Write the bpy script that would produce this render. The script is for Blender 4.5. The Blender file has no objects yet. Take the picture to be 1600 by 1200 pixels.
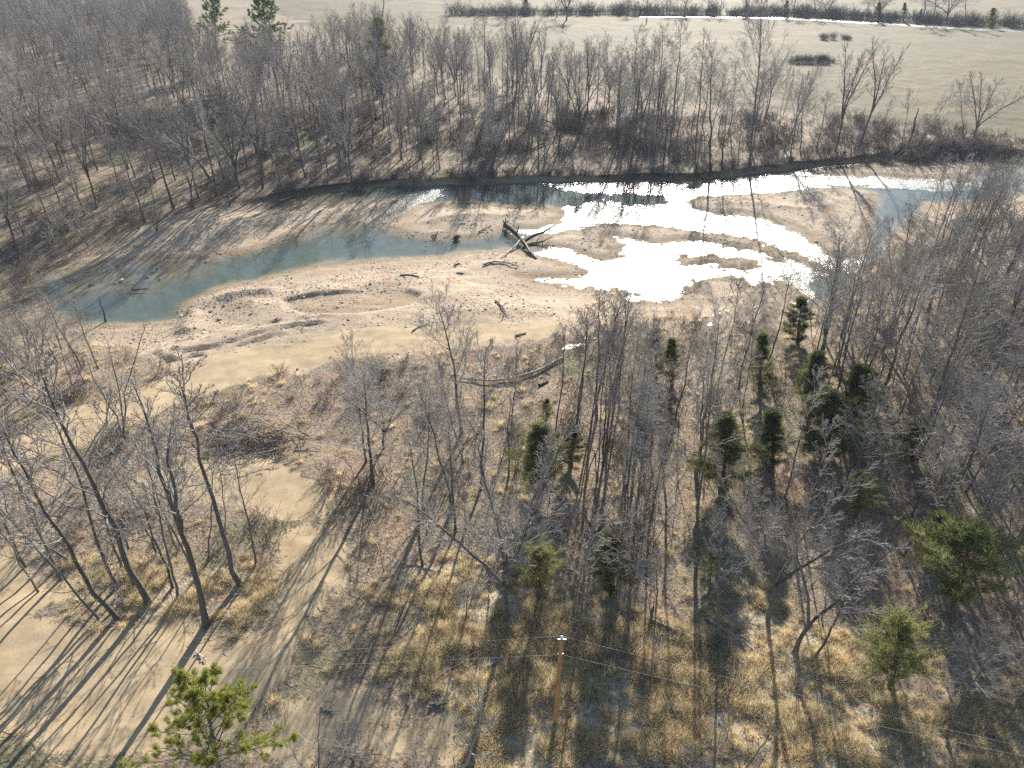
import bpy, math, random
import numpy as np
from mathutils import Vector, Matrix

random.seed(7)
RNG = np.random.default_rng(7)
scene = bpy.context.scene
COL = scene.collection
R = math.radians

# ------------------------------------------------------------------ camera
CAM_H, PITCH, FOC = 50.0, R(33.0), 1111.0        # metres, radians, pixels of a 1600 px wide picture
cam = bpy.data.cameras.new("camera")
cam.sensor_fit = 'HORIZONTAL'; cam.sensor_width = 36.0; cam.lens = 36.0 * FOC / 1600.0
cam.clip_start = 0.5; cam.clip_end = 5000
cam_o = bpy.data.objects.new("camera", cam)
cam_o.location = (0, 0, CAM_H); cam_o.rotation_euler = (math.pi / 2 - PITCH, 0, 0)
COL.objects.link(cam_o); scene.camera = cam_o

# ------------------------------------------------------------------ sky and sun
SUN_AZ, SUN_EL = R(11.5), R(22.5)                # azimuth to the right of +Y
world = bpy.data.worlds.new("World"); scene.world = world; world.use_nodes = True
wn = world.node_tree.nodes; wl = world.node_tree.links
bgn = wn["Background"]; bgn.inputs["Strength"].default_value = 0.075
sky = wn.new("ShaderNodeTexSky"); sky.sky_type = 'NISHITA'; sky.sun_disc = False
sky.sun_elevation = SUN_EL; sky.sun_rotation = SUN_AZ; sky.altitude = 200
sky.air_density = 1.0; sky.dust_density = 0.5; sky.ozone_density = 1.0
wl.new(sky.outputs["Color"], bgn.inputs["Color"])
sd_ = bpy.data.lights.new("sun", 'SUN'); sd_.energy = 5.0; sd_.angle = R(0.5); sd_.color = (1.0, 0.935, 0.835)
sun_o = bpy.data.objects.new("sun", sd_)
to_sun = Vector((math.sin(SUN_AZ) * math.cos(SUN_EL), math.cos(SUN_AZ) * math.cos(SUN_EL), math.sin(SUN_EL)))
sun_o.rotation_euler = to_sun.to_track_quat('Z', 'Y').to_euler(); sun_o.location = (0, 0, 120)
COL.objects.link(sun_o)

scene.view_settings.view_transform = 'Standard'; scene.view_settings.look = 'None'
scene.view_settings.exposure = 1.38; scene.view_settings.gamma = 1.0
scene.view_settings.use_curve_mapping = False
scene.cycles.max_bounces = 6; scene.cycles.diffuse_bounces = 2; scene.cycles.glossy_bounces = 3
scene.cycles.transparent_max_bounces = 12; scene.cycles.volume_bounces = 0
scene.cycles.use_denoising = False; scene.cycles.denoiser = 'OPENIMAGEDENOISE'; scene.cycles.denoising_input_passes = 'RGB_ALBEDO_NORMAL'
scene.cycles.sample_clamp_indirect = 6.0
scene.cycles.caustics_reflective = False; scene.cycles.caustics_refractive = False

HAZE_DENSITY = 0.00010
WL = -2.5                                        # creek water level

# ------------------------------------------------------------------ measuring: photograph pixels to ground points
def ray(px, py):
    px = np.asarray(px, float); py = np.asarray(py, float)
    a = px - 800.0; b = 600.0 - py
    dy = FOC * math.cos(PITCH) + b * math.sin(PITCH)
    dz = -FOC * math.sin(PITCH) + b * math.cos(PITCH)
    return a, dy, dz
def ground(px, py, z=0.0):
    a, dy, dz = ray(px, py)
    t = (z - CAM_H) / dz
    return a * t, dy * t
def poly(pts, z=0.0):
    p = np.array(pts, float); x, y = ground(p[:, 0], p[:, 1], z)
    return np.stack([x, y], 1)

# ------------------------------------------------------------------ numpy helpers
def _hash(ix, iy, seed):
    h = (ix.astype(np.int64) * 374761393 + iy.astype(np.int64) * 668265263 + seed * 982451653) & 0x7fffffff
    h = ((h ^ (h >> 13)) * 1274126177) & 0x7fffffff
    return ((h ^ (h >> 16)) & 0xffff) / 65535.0
def vnoise(x, y, scale, seed=0):
    x = x * scale; y = y * scale
    ix = np.floor(x); iy = np.floor(y); fx = x - ix; fy = y - iy
    fx = fx * fx * (3 - 2 * fx); fy = fy * fy * (3 - 2 * fy)
    a = _hash(ix, iy, seed); b = _hash(ix + 1, iy, seed); c = _hash(ix, iy + 1, seed); d = _hash(ix + 1, iy + 1, seed)
    return (a * (1 - fx) + b * fx) * (1 - fy) + (c * (1 - fx) + d * fx) * fy
def sstep(a, b, x):
    t = np.clip((x - a) / (b - a), 0, 1); return t * t * (3 - 2 * t)
def sdist(P, X, Y, clampd=40.0):
    """signed distance, positive inside polygon P"""
    out = np.full(X.shape, -clampd)
    m = (X > P[:, 0].min() - clampd) & (X < P[:, 0].max() + clampd) & (Y > P[:, 1].min() - clampd) & (Y < P[:, 1].max() + clampd)
    x = X[m]; y = Y[m]
    d = np.full(x.shape, 1e9); ins = np.zeros(x.shape, bool)
    n = len(P)
    for i in range(n):
        ax, ay = P[i]; bx, by = P[(i + 1) % n]
        ex, ey = bx - ax, by - ay; L = ex * ex + ey * ey + 1e-9
        t = np.clip(((x - ax) * ex + (y - ay) * ey) / L, 0, 1)
        d = np.minimum(d, (x - ax - t * ex) ** 2 + (y - ay - t * ey) ** 2)
        if ay != by:
            c = ((ay > y) != (by > y)) & (x < ex * (y - ay) / (by - ay) + ax)
            ins ^= c
    d = np.sqrt(d)
    out[m] = np.clip(np.where(ins, d, -d), -clampd, clampd)
    return out
def pdist(P, X, Y):
    d = np.full(X.shape, 1e9)
    for i in range(len(P) - 1):
        ax, ay = P[i]; bx, by = P[i + 1]
        ex, ey = bx - ax, by - ay; L = ex * ex + ey * ey + 1e-9
        t = np.clip(((X - ax) * ex + (Y - ay) * ey) / L, 0, 1)
        d = np.minimum(d, (X - ax - t * ex) ** 2 + (Y - ay - t * ey) ** 2)
    return np.sqrt(d)

# ------------------------------------------------------------------ mesh and object helpers
def np_mesh(name, V, F, mat=None, smooth=False, attrs=None):
    me = bpy.data.meshes.new(name)
    V = np.ascontiguousarray(V, np.float32); F = np.ascontiguousarray(F, np.int32)
    k = F.shape[1]
    me.vertices.add(len(V)); me.vertices.foreach_set("co", V.ravel())
    me.loops.add(F.size); me.loops.foreach_set("vertex_index", F.ravel())
    me.polygons.add(len(F)); me.polygons.foreach_set("loop_start", np.arange(0, F.size, k, dtype=np.int32))
    me.polygons.foreach_set("loop_total", np.full(len(F), k, np.int32))
    if smooth: me.polygons.foreach_set("use_smooth", np.ones(len(F), bool))
    me.update(calc_edges=True)
    if mat: me.materials.append(mat)
    for n, a in (attrs or {}).items():
        at = me.attributes.new(n, 'FLOAT', 'POINT'); at.data.foreach_set("value", np.ascontiguousarray(a, np.float32))
    return me
def link(name, data, parent=None):
    o = bpy.data.objects.new(name, data); COL.objects.link(o)
    if parent: o.parent = parent
    return o
def tag(o, label=None, cat=None, group=None, kind=None):
    if label: o["label"] = label
    if cat: o["category"] = cat
    if group: o["group"] = group
    if kind: o["kind"] = kind
    return o

class Tubes:
    """collects tubes of equal length and sides and joins them into one mesh"""
    def __init__(self): self.b = []
    def add(self, P, Rr, sides):
        P = np.asarray(P, float); Rr = np.asarray(Rr, float)
        if P.ndim == 2: P = P[None]; Rr = Rr[None]
        if len(P): self.b.append((P, Rr, sides))
    def arrays(self):
        VV, FF, off = [], [], 0
        for P, Rr, S in self.b:
            B, K, _ = P.shape
            T = np.gradient(P, axis=1); T /= np.linalg.norm(T, axis=2, keepdims=True) + 1e-9
            ref = np.where(np.abs(T[:, :1, 2:3]) > 0.8, np.array([1., 0, 0]), np.array([0, 0, 1.]))
            U = np.cross(T, np.broadcast_to(ref, T.shape)); U /= np.linalg.norm(U, axis=2, keepdims=True) + 1e-9
            W = np.cross(T, U)
            a = np.arange(S) * 2 * np.pi / S
            V = P[:, :, None] + Rr[:, :, None, None] * (np.cos(a)[None, None, :, None] * U[:, :, None] + np.sin(a)[None, None, :, None] * W[:, :, None])
            idx = np.arange(B * K * S).reshape(B, K, S) + off
            n = np.roll(idx, -1, axis=2)
            F = np.stack([idx[:, :-1], n[:, :-1], n[:, 1:], idx[:, 1:]], -1).reshape(-1, 4)
            VV.append(V.reshape(-1, 3)); FF.append(F); off += B * K * S
        return np.concatenate(VV), np.concatenate(FF)
    def mesh(self, name, mat):
        V, F = self.arrays(); return np_mesh(name, V, F, mat, smooth=True)

# ------------------------------------------------------------------ material helpers
def new_mat(name):
    m = bpy.data.materials.new(name); m.use_nodes = True
    nt = m.node_tree; nt.nodes.clear()
    out = nt.nodes.new("ShaderNodeOutputMaterial")
    return m, nt, out
class G:
    def __init__(self, nt): self.nt = nt; self.n = nt.nodes; self.l = nt.links
    def node(self, t, **kw):
        x = self.n.new(t)
        for k, v in kw.items(): setattr(x, k, v)
        return x
    def set(self, sock, v):
        if hasattr(v, "is_linked") or isinstance(v, bpy.types.NodeSocket): self.l.new(v, sock)
        else: sock.default_value = v
    def noise(self, scale, detail=4, rough=0.55, vec=None, dist=0.0):
        x = self.node("ShaderNodeTexNoise"); x.inputs["Scale"].default_value = scale
        x.inputs["Detail"].default_value = detail; x.inputs["Roughness"].default_value = rough
        x.inputs["Distortion"].default_value = dist
        if vec is not None: self.l.new(vec, x.inputs["Vector"])
        return x.outputs["Fac"]
    def math(self, op, a, b=0.0, clamp=False):
        x = self.node("ShaderNodeMath", operation=op, use_clamp=clamp); self.set(x.inputs[0], a); self.set(x.inputs[1], b)
        return x.outputs[0]
    def ramp(self, fac, stops):
        x = self.node("ShaderNodeValToRGB"); e = x.color_ramp.elements
        while len(e) < len(stops): e.new(0.5)
        for i, (p, c) in enumerate(stops):
            e[i].position = p; e[i].color = (*c, 1) if len(c) == 3 else c
        self.l.new(fac, x.inputs[0]); return x.outputs["Color"]
    def mapr(self, v, a, b, c=0.0, d=1.0):
        x = self.node("ShaderNodeMapRange"); x.interpolation_type = 'SMOOTHSTEP'
        self.set(x.inputs["Value"], v)
        for k, q in zip(("From Min", "From Max", "To Min", "To Max"), (a, b, c, d)): x.inputs[k].default_value = q
        return x.outputs[0]
    def mix(self, f, a, b, mode='MIX'):
        x = self.node("ShaderNodeMix", data_type='RGBA', blend_type=mode)
        self.set(x.inputs[0], f); self.set(x.inputs[6], a); self.set(x.inputs[7], b)
        return x.outputs[2]
    def attr(self, name):
        return self.node("ShaderNodeAttribute", attribute_name=name).outputs["Fac"]
    def bump(self, h, strength, dist):
        x = self.node("ShaderNodeBump"); x.inputs["Strength"].default_value = strength; x.inputs["Distance"].default_value = dist
        self.l.new(h, x.inputs["Height"]); return x.outputs["Normal"]
    def pos(self): return self.node("ShaderNodeNewGeometry").outputs["Position"]
    def principled(self, col, rough=0.8, normal=None, spec=0.3):
        x = self.node("ShaderNodeBsdfPrincipled"); self.set(x.inputs["Base Color"], col); self.set(x.inputs["Roughness"], rough)
        x.inputs["Specular IOR Level"].default_value = spec
        if normal is not None: self.l.new(normal, x.inputs["Normal"])
        return x.outputs["BSDF"]
def c4(*c): return (*c, 1.0)

def bark_mat(name, dark, light, scale=6.0):
    m, nt, out = new_mat(name); g = G(nt)
    tc = g.node("ShaderNodeTexCoord").outputs["Object"]
    mp = g.node("ShaderNodeMapping"); mp.inputs["Scale"].default_value = (1, 1, 0.25); g.l.new(tc, mp.inputs["Vector"])
    n = g.noise(scale, 5, 0.65, mp.outputs["Vector"])
    c = g.ramp(n, [(0.3, dark), (0.7, light)])
    rnd = g.node("ShaderNodeObjectInfo").outputs["Random"]
    c = g.mix(1.0, c, g.ramp(rnd, [(0, (0.7, 0.69, 0.68)), (1, (1.25, 1.22, 1.18))]), 'MULTIPLY')
    g.l.new(g.principled(c, 0.85, g.bump(n, 0.6, 0.03), 0.2), out.inputs[0])
    return m
M = {}
M['bark'] = bark_mat("bark", (0.06, 0.055, 0.05), (0.19, 0.175, 0.16))
M['twig'] = bark_mat("twig_bark", (0.21, 0.192, 0.18), (0.39, 0.365, 0.345), 3.0)
M['sycamore'] = bark_mat("pale_bark", (0.22, 0.21, 0.19), (0.62, 0.60, 0.56), 2.0)
M['redbark'] = bark_mat("cedar_bark", (0.07, 0.045, 0.03), (0.16, 0.11, 0.075))
M['deadwood'] = bark_mat("dead_wood", (0.05, 0.042, 0.036), (0.16, 0.14, 0.12))
M['palewood'] = bark_mat("bleached_wood", (0.30, 0.27, 0.23), (0.55, 0.52, 0.47))
M['brush'] = bark_mat("brush_stem", (0.12, 0.098, 0.088), (0.27, 0.23, 0.21), 3.0)

def leaf_mat(name, a, b, trans=0.35):
    m, nt, out = new_mat(name); g = G(nt)
    isl = g.node("ShaderNodeNewGeometry").outputs["Random Per Island"]
    n = g.noise(0.9, 3, 0.5, g.node("ShaderNodeTexCoord").outputs["Object"])
    f = g.math('ADD', g.math('MULTIPLY', isl, 0.55), g.math('MULTIPLY', n, 0.5), True)
    c = g.ramp(f, [(0.15, a), (0.9, b)])
    rnd = g.node("ShaderNodeObjectInfo").outputs["Random"]
    c = g.mix(1.0, c, g.ramp(rnd, [(0, (0.75, 0.8, 0.75)), (1, (1.25, 1.2, 1.1))]), 'MULTIPLY')
    d = g.node("ShaderNodeBsdfDiffuse"); g.l.new(c, d.inputs["Color"])
    t = g.node("ShaderNodeBsdfTranslucent"); g.l.new(c, t.inputs["Color"])
    mx = g.node("ShaderNodeMixShader"); mx.inputs[0].default_value = trans
    g.l.new(d.outputs[0], mx.inputs[1]); g.l.new(t.outputs[0], mx.inputs[2]); g.l.new(mx.outputs[0], out.inputs[0])
    return m
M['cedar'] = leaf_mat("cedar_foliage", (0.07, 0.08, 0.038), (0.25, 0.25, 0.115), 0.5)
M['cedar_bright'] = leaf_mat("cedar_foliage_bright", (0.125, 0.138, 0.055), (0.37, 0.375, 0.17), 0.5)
M['pine'] = leaf_mat("pine_needles", (0.07, 0.095, 0.022), (0.44, 0.45, 0.115), 0.5)
M['pine_far'] = leaf_mat("pine_needles_dark", (0.04, 0.075, 0.022), (0.15, 0.22, 0.07), 0.45)
M['straw'] = leaf_mat("dry_grass", (0.45, 0.355, 0.23), (0.84, 0.72, 0.52), 0.5)
M['litter'] = leaf_mat("dry_leaves", (0.13, 0.095, 0.07), (0.44, 0.34, 0.26), 0.2)

# ------------------------------------------------------------------ ground plan (measured outlines)
BANK_TOP = poly([(335, 322), (350, 318), (420, 305), (500, 292), (600, 281), (700, 278), (800, 276), (900, 274), (1000, 272), (1080, 270),
                 (1140, 266), (1200, 259), (1300, 248), (1400, 239), (1500, 236), (1600, 235), (1800, 240)], WL + 1.2)
WATER = [
    # left pool and lower run to the log jam
    [(15, 440), (35, 430), (75, 420), (120, 414), (190, 408), (240, 401), (265, 405), (295, 409), (322, 405), (350, 398), (370, 396), (397, 390),
     (425, 380), (450, 370), (475, 360), (507, 347), (550, 342), (562, 340), (600, 325), (622, 313), (580, 315), (530, 317), (500, 320), (470, 323),
     (425, 326), (450, 313), (490, 303), (530, 296), (620, 287), (700, 284), (800, 281), (900, 279), (960, 281), (1080, 282), (1150, 268), (1240, 261),
     (1330, 252), (1400, 246), (1500, 244), (1600, 246), (1760, 244), (1760, 300), (1600, 304), (1560, 312), (1530, 315), (1480, 320), (1450, 318),
     (1448, 328), (1425, 342), (1412, 357), (1392, 380), (1385, 400), (1362, 420), (1358, 432), (1325, 452), (1310, 467), (1300, 475), (1275, 484),
     (1240, 482), (1222, 464), (1212, 450), (1200, 444), (1175, 450), (1157, 436), (1115, 436), (1090, 446), (1072, 453), (1067, 467), (1037, 477),
     (1000, 475), (962, 467), (982, 460), (962, 456), (912, 454), (862, 447), (825, 440), (808, 432), (862, 431), (900, 430), (912, 425), (900, 417),
     (850, 406), (820, 398), (785, 391), (770, 393), (725, 396), (687, 403), (650, 405), (600, 407), (550, 412), (500, 418), (450, 428), (400, 440),
     (360, 447), (325, 458), (305, 470), (292, 484), (285, 500), (260, 505), (210, 509), (165, 511), (125, 509), (95, 500), (60, 488), (48, 470), (28, 462)],
]
ISLES = [
    [(600, 354), (618, 344), (650, 327), (675, 322), (707, 317), (750, 318), (790, 322), (825, 326), (862, 326), (881, 330), (877, 340), (862, 347), (837, 356),
     (810, 357), (785, 360), (770, 365), (750, 370), (725, 373), (700, 372), (665, 370), (637, 366), (622, 362)],
    [(1262, 268), (1330, 261), (1400, 255), (1480, 252), (1560, 253), (1578, 262), (1540, 268), (1500, 275), (1450, 278), (1390, 275), (1330, 272), (1285, 272)],
    [(1125, 307), (1162, 305), (1200, 302), (1225, 309), (1262, 302), (1300, 299), (1350, 297), (1365, 302), (1362, 330), (1360, 355), (1350, 365), (1355, 395),
     (1347, 401), (1307, 402), (1292, 392), (1287, 380), (1272, 377), (1257, 362), (1237, 350), (1225, 346), (1187, 337), (1155, 331), (1122, 335), (1085, 325),
     (1075, 316), (1100, 307)],
    [(837, 380), (850, 370), (875, 364), (912, 359), (950, 351), (987, 352), (1037, 357), (1087, 364), (1137, 370), (1175, 376), (1192, 381), (1175, 389),
     (1150, 387), (1112, 377), (1062, 374), (1025, 380), (995, 372), (950, 367), (960, 378), (975, 382), (955, 392), (962, 400), (940, 406), (912, 396), (890, 388)],
    [(1188, 391), (1204, 384), (1224, 398), (1217, 406)], [(1228, 396), (1240, 395), (1256, 404), (1250, 408), (1234, 404)],
    [(1068, 406), (1085, 402), (1120, 402), (1122, 408), (1095, 412), (1070, 412)], [(1128, 408), (1150, 403), (1180, 408), (1187, 417), (1160, 419), (1132, 416)],
    [(1212, 440), (1225, 441), (1245, 455), (1262, 466), (1240, 470), (1222, 455)],
]
RIFFLE = [
    [(855, 286), (960, 287), (1060, 291), (1052, 301), (985, 299), (900, 297)], [(562, 342), (622, 309), (690, 297), (672, 312), (640, 330), (600, 356)],
    [(840, 356), (880, 340), (890, 326), (940, 318), (1000, 326), (1060, 322), (1100, 332), (1190, 345), (1250, 372), (1290, 395), (1340, 408), (1330, 425), (1260, 400),
     (1195, 384), (1100, 366), (1000, 352), (920, 356), (800, 366)],
    [(830, 400), (880, 388), (950, 370), (1010, 378), (1110, 378), (1190, 392), (1240, 412), (1290, 428), (1230, 432), (1190, 425), (1200, 445), (1160, 440), (1110, 436),
     (1065, 470), (1030, 480), (950, 466), (800, 434), (870, 424)],
    [(1110, 290), (1200, 275), (1280, 276), (1380, 278), (1480, 282), (1560, 286), (1480, 298), (1390, 292), (1280, 291), (1180, 302), (1100, 305)],
    [(1205, 438), (1250, 432), (1265, 460), (1245, 484), (1215, 455)], [(1270, 262), (1340, 256), (1300, 272), (1240, 275)],
    [(1050, 300), (1130, 296), (1120, 320), (1060, 326)],
    [(800, 428), (870, 424), (960, 450), (900, 456), (820, 444)],
]
PUDDLES = [[(862, 548), (880, 536), (905, 531), (928, 533), (920, 542), (895, 549)], [(774, 574), (785, 564), (800, 566), (802, 575)],
           [(1085, 516), (1100, 503), (1140, 488), (1180, 483), (1172, 491), (1130, 502), (1110, 518)], [(575, 456), (595, 450), (620, 449), (612, 456), (590, 459)],
           [(840, 590), (858, 583), (862, 588), (850, 594)]]
PUDDLE_Z = [-0.35, -0.25, -1.2, -1.35, -0.2]
GRAVEL = [[(60, 440), (110, 405), (220, 360), (330, 325), (440, 322), (600, 308), (900, 325), (1250, 262), (1600, 250), (1750, 250), (1750, 340), (1600, 345), (1440, 345),
           (1365, 420), (1300, 478), (1260, 492), (1200, 500), (1080, 495), (1010, 500), (950, 510), (880, 535), (760, 555), (640, 560), (540, 575), (430, 590), (340, 605),
           (260, 590), (230, 560), (170, 530), (120, 505), (40, 470)]]
TRACK = [[(-80, 760), (0, 700), (60, 672), (130, 640), (200, 608), (260, 580), (330, 556), (430, 535), (560, 520), (700, 510), (850, 500), (960, 480), (985, 485), (930, 500),
          (850, 520), (700, 545), (560, 562), (450, 580), (330, 606), (250, 645), (180, 675), (120, 695), (60, 722), (0, 765), (-80, 820)],
         [(225, 738), (330, 722), (430, 735), (500, 772), (535, 830), (525, 900), (500, 960), (470, 1010), (470, 1070), (380, 1200), (-100, 1200), (-100, 990), (60, 960), (200, 985), (330, 985),
          (420, 990), (450, 950), (455, 880), (435, 820), (395, 785), (330, 772), (240, 768)],
         [(-80, 870), (30, 880), (110, 930), (60, 965), (-80, 990)], [(400, 1060), (560, 1050), (720, 1120), (730, 1210), (380, 1210)]]
STRAW = [[(600, 930), (640, 880), (760, 900), (900, 950), (1060, 960), (1200, 940), (1330, 1000), (1450, 1100), (1600, 1080), (1700, 1220), (720, 1220), (700, 1100), (620, 1040)],
         [(380, 925), (470, 905), (470, 985), (400, 1000), (345, 965)], [(20, 850), (250, 850), (330, 900), (300, 975), (150, 960)],
         [(1480, 380), (1700, 350), (1700, 520), (1560, 470)]]
FIELD = [[(420, -40), (430, 20), (500, 45), (600, 80), (700, 105), (800, 125), (900, 140), (1000, 150), (1100, 165), (1250, 172), (1350, 188), (1450, 192), (1540, 205), (1600, 222),
          (1900, 240), (2400, 160), (2600, -40)]]
FARSTREAM = poly([(1000, 25.5), (1130, 26), (1200, 27), (1260, 29), (1320, 33), (1380, 36), (1430, 39), (1480, 42), (1530, 45), (1600, 47)], 0)
PIT = [[(440, 466), (480, 458), (560, 452), (620, 447), (660, 460), (640, 480), (560, 495), (480, 495), (450, 485)]]
BERM = poly([(290, 508), (300, 480), (330, 462), (380, 452), (420, 450)], -1.2)

def axis(parts):
    out = []
    for a, b, s in parts: out.append(np.arange(a, b, s))
    return np.concatenate(out + [np.array([parts[-1][1]])])
GX = axis([(-1100, -400, 35), (-400, -200, 5), (-200, -120, 1.3), (-120, 120, 0.55), (120, 200, 1.3), (200, 400, 5), (400, 1100, 35)])
GY = axis([(-200, 10, 10), (10, 24, 1), (24, 196, 0.5), (196, 320, 1.1), (320, 680, 4), (680, 1600, 30)])
XX, YY = np.meshgrid(GX, GY); X = XX.ravel(); Y = YY.ravel()

sdw = np.full(X.shape, -40.0)
for w in WATER: sdw = np.maximum(sdw, sdist(poly(w, WL), X, Y))
for w in ISLES: sdw = np.minimum(sdw, -sdist(poly(w, WL), X, Y))
wob = (vnoise(X, Y, 0.45, 3) - 0.5) * 1.6 + (vnoise(X, Y, 1.3, 4) - 0.5) * 0.8
sdw = sdw + wob * 0.55
bank_y = np.interp(X, BANK_TOP[:, 0], BANK_TOP[:, 1])
tb = Y - bank_y + (vnoise(X, Y, 0.25, 9) - 0.5) * 1.8
tb = np.where(X < BANK_TOP[0, 0], -9, tb) * 1.0
leftfade = sstep(BANK_TOP[0, 0] - 2, BANK_TOP[0, 0] + 12, X)
s = np.maximum(-sdw, 0)
rise = 2.5 * (1 - np.exp(-(s / 17.0))) * 1.06
H = WL + 0.05 + np.where(s > 0, np.minimum(s * 0.11, 0.22) + rise * sstep(1, 14, s), 0)
d_in = np.maximum(sdw, 0)
THAL = [poly(q, WL) for q in ([(90, 492), (200, 488), (260, 470), (330, 440), (420, 405), (500, 388), (590, 382), (690, 388), (770, 376)], [(1500, 300), (1395, 300), (1385, 350), (1375, 400), (1330, 440), (1290, 470)],
                              [(640, 303), (720, 305), (850, 303), (950, 311), (1050, 312), (1090, 298), (1180, 288)])]
dth = np.min([pdist(q, X, Y) for q in THAL], axis=0) + (vnoise(X, Y, 0.18, 17) - 0.5) * 5
H -= 0.05 * sstep(0, .8, d_in) + 0.10 * sstep(0.5, 6, d_in) + 0.5 * np.exp(-(np.maximum(dth, 0) / 8.0) ** 2) * sstep(0.2, 3.5, d_in)
land = sstep(2, 16, s)
far_h = WL + 1.25 + 1.3 * sstep(4, 70, tb)
wall = sstep(-1.1, 0.5, tb)
H = np.where(X > BANK_TOP[0, 0] - 2, H * (1 - wall * leftfade) + far_h * wall * leftfade, H)
onbank = wall * leftfade
land = np.maximum(land, onbank)
pit = sstep(-0.4, 0.6, np.max([sdist(poly(p, -0.8), X, Y) for p in PIT], axis=0))
H -= 0.55 * pit
led = sdist(poly([(250, 540), (275, 553), (345, 542), (430, 521), (520, 512), (520, 500), (430, 505), (340, 515), (280, 525)], -0.6), X, Y, 12) + (vnoise(X, Y, 0.7, 15) - 0.5)
H += 0.42 * sstep(-0.2, 0.35, led) * (1 - sstep(1.5, 4.5, led))
H += 0.85 * np.exp(-(pdist(BERM, X, Y) / 1.6) ** 2) * sstep(-1.0, 1.0, s)
H += land * ((vnoise(X, Y, 0.06, 1) - 0.5) * 0.6 + (vnoise(X, Y, 0.25, 2) - 0.5) * 0.28) + (0.25 + 0.75 * land) * ((vnoise(X, Y, 0.8, 5) - 0.5) * 0.12 + (vnoise(X, Y, 1.7, 6) - 0.5) * 0.07)
sstraw = np.max([sdist(poly(p), X, Y) for p in STRAW], axis=0)
w_straw = sstep(-2.5, 2.5, sstraw + (vnoise(X, Y, 0.2, 11) - 0.5) * 5)
H += w_straw * np.maximum(0, vnoise(X, Y, 1.0, 21) - 0.45) * 0.45
sdtr = np.max([sdist(poly(p, -0.1), X, Y) for p in TRACK], axis=0)
w_track = sstep(-2.2, 2.2, sdtr + (vnoise(X, Y, 0.25, 12) - 0.5) * 4.5)
w_track = np.where(np.maximum(sdist(poly(TRACK[0], -0.1), X, Y, 6), np.where(Y > 52, sdist(poly(TRACK[1], -0.1), X, Y, 6) - 1.5, -6)) > -2.5, w_track * 1.5, w_track)
w_track = np.where((Y < 46) & (X > -14), w_track * 0.8, w_track)
sg = np.max([sdist(poly(p, -1.2), X, Y) for p in GRAVEL], axis=0)
w_gravel = sstep(-2.5, 2.5, sg + (vnoise(X, Y, 0.25, 13) - 0.5) * 5) * (1 - onbank)
w_field = sstep(-6, 6, np.max([sdist(poly(p), X, Y, 60) for p in FIELD], axis=0) + (vnoise(X, Y, 0.08, 14) - 0.5) * 12)
w_field = np.where(Y > 640, 1.0, w_field)
fs = pdist(FARSTREAM, X, Y)
H -= 0.9 * (1 - sstep(4, 9, fs))
rfz = sstep(-1.5, 1.0, np.max([sdist(poly(p, WL), X, Y, 10) for p in RIFFLE], axis=0))
H += rfz * ((vnoise(X, Y, 1.1, 41) - 0.5) * 0.055 + (vnoise(X, Y, 1.9, 42) - 0.5) * 0.055) * (1 - sstep(1.5, 5, np.abs(sdw)))
for p, z in zip(PUDDLES, PUDDLE_Z):
    q = sdist(poly(p, z), X, Y, 10)
    H = np.where(q > -3, H * (1 - sstep(-3, 0.3, q)) + (z + 0.03 - 0.15 * sstep(-0.2, 0.8, q)) * sstep(-3, 0.3, q), H)
w_wet = np.maximum(1 - sstep(0.0, 2.4, s), 0.7 * pit)
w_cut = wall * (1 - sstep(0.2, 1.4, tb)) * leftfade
w_wetd = sstep(-0.2, 1.2, sdw)
HH = H.reshape(XX.shape)
def height(x, y):
    x = np.asarray(x, float); y = np.asarray(y, float)
    i = np.clip(np.searchsorted(GX, x) - 1, 0, len(GX) - 2); j = np.clip(np.searchsorted(GY, y) - 1, 0, len(GY) - 2)
    fx = np.clip((x - GX[i]) / (GX[i + 1] - GX[i]), 0, 1); fy = np.clip((y - GY[j]) / (GY[j + 1] - GY[j]), 0, 1)
    return (HH[j, i] * (1 - fx) + HH[j, i + 1] * fx) * (1 - fy) + (HH[j + 1, i] * (1 - fx) + HH[j + 1, i + 1] * fx) * fy
def field_at(arr, x, y):
    A = arr.reshape(XX.shape)
    i = np.clip(np.searchsorted(GX, x), 0, len(GX) - 1); j = np.clip(np.searchsorted(GY, y), 0, len(GY) - 1)
    return A[j, i]
def gpoint(px, py):
    z = 0.0
    for _ in range(4):
        x, y = ground(px, py, z); z = float(height(x, y))
    return float(x), float(y), z

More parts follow.
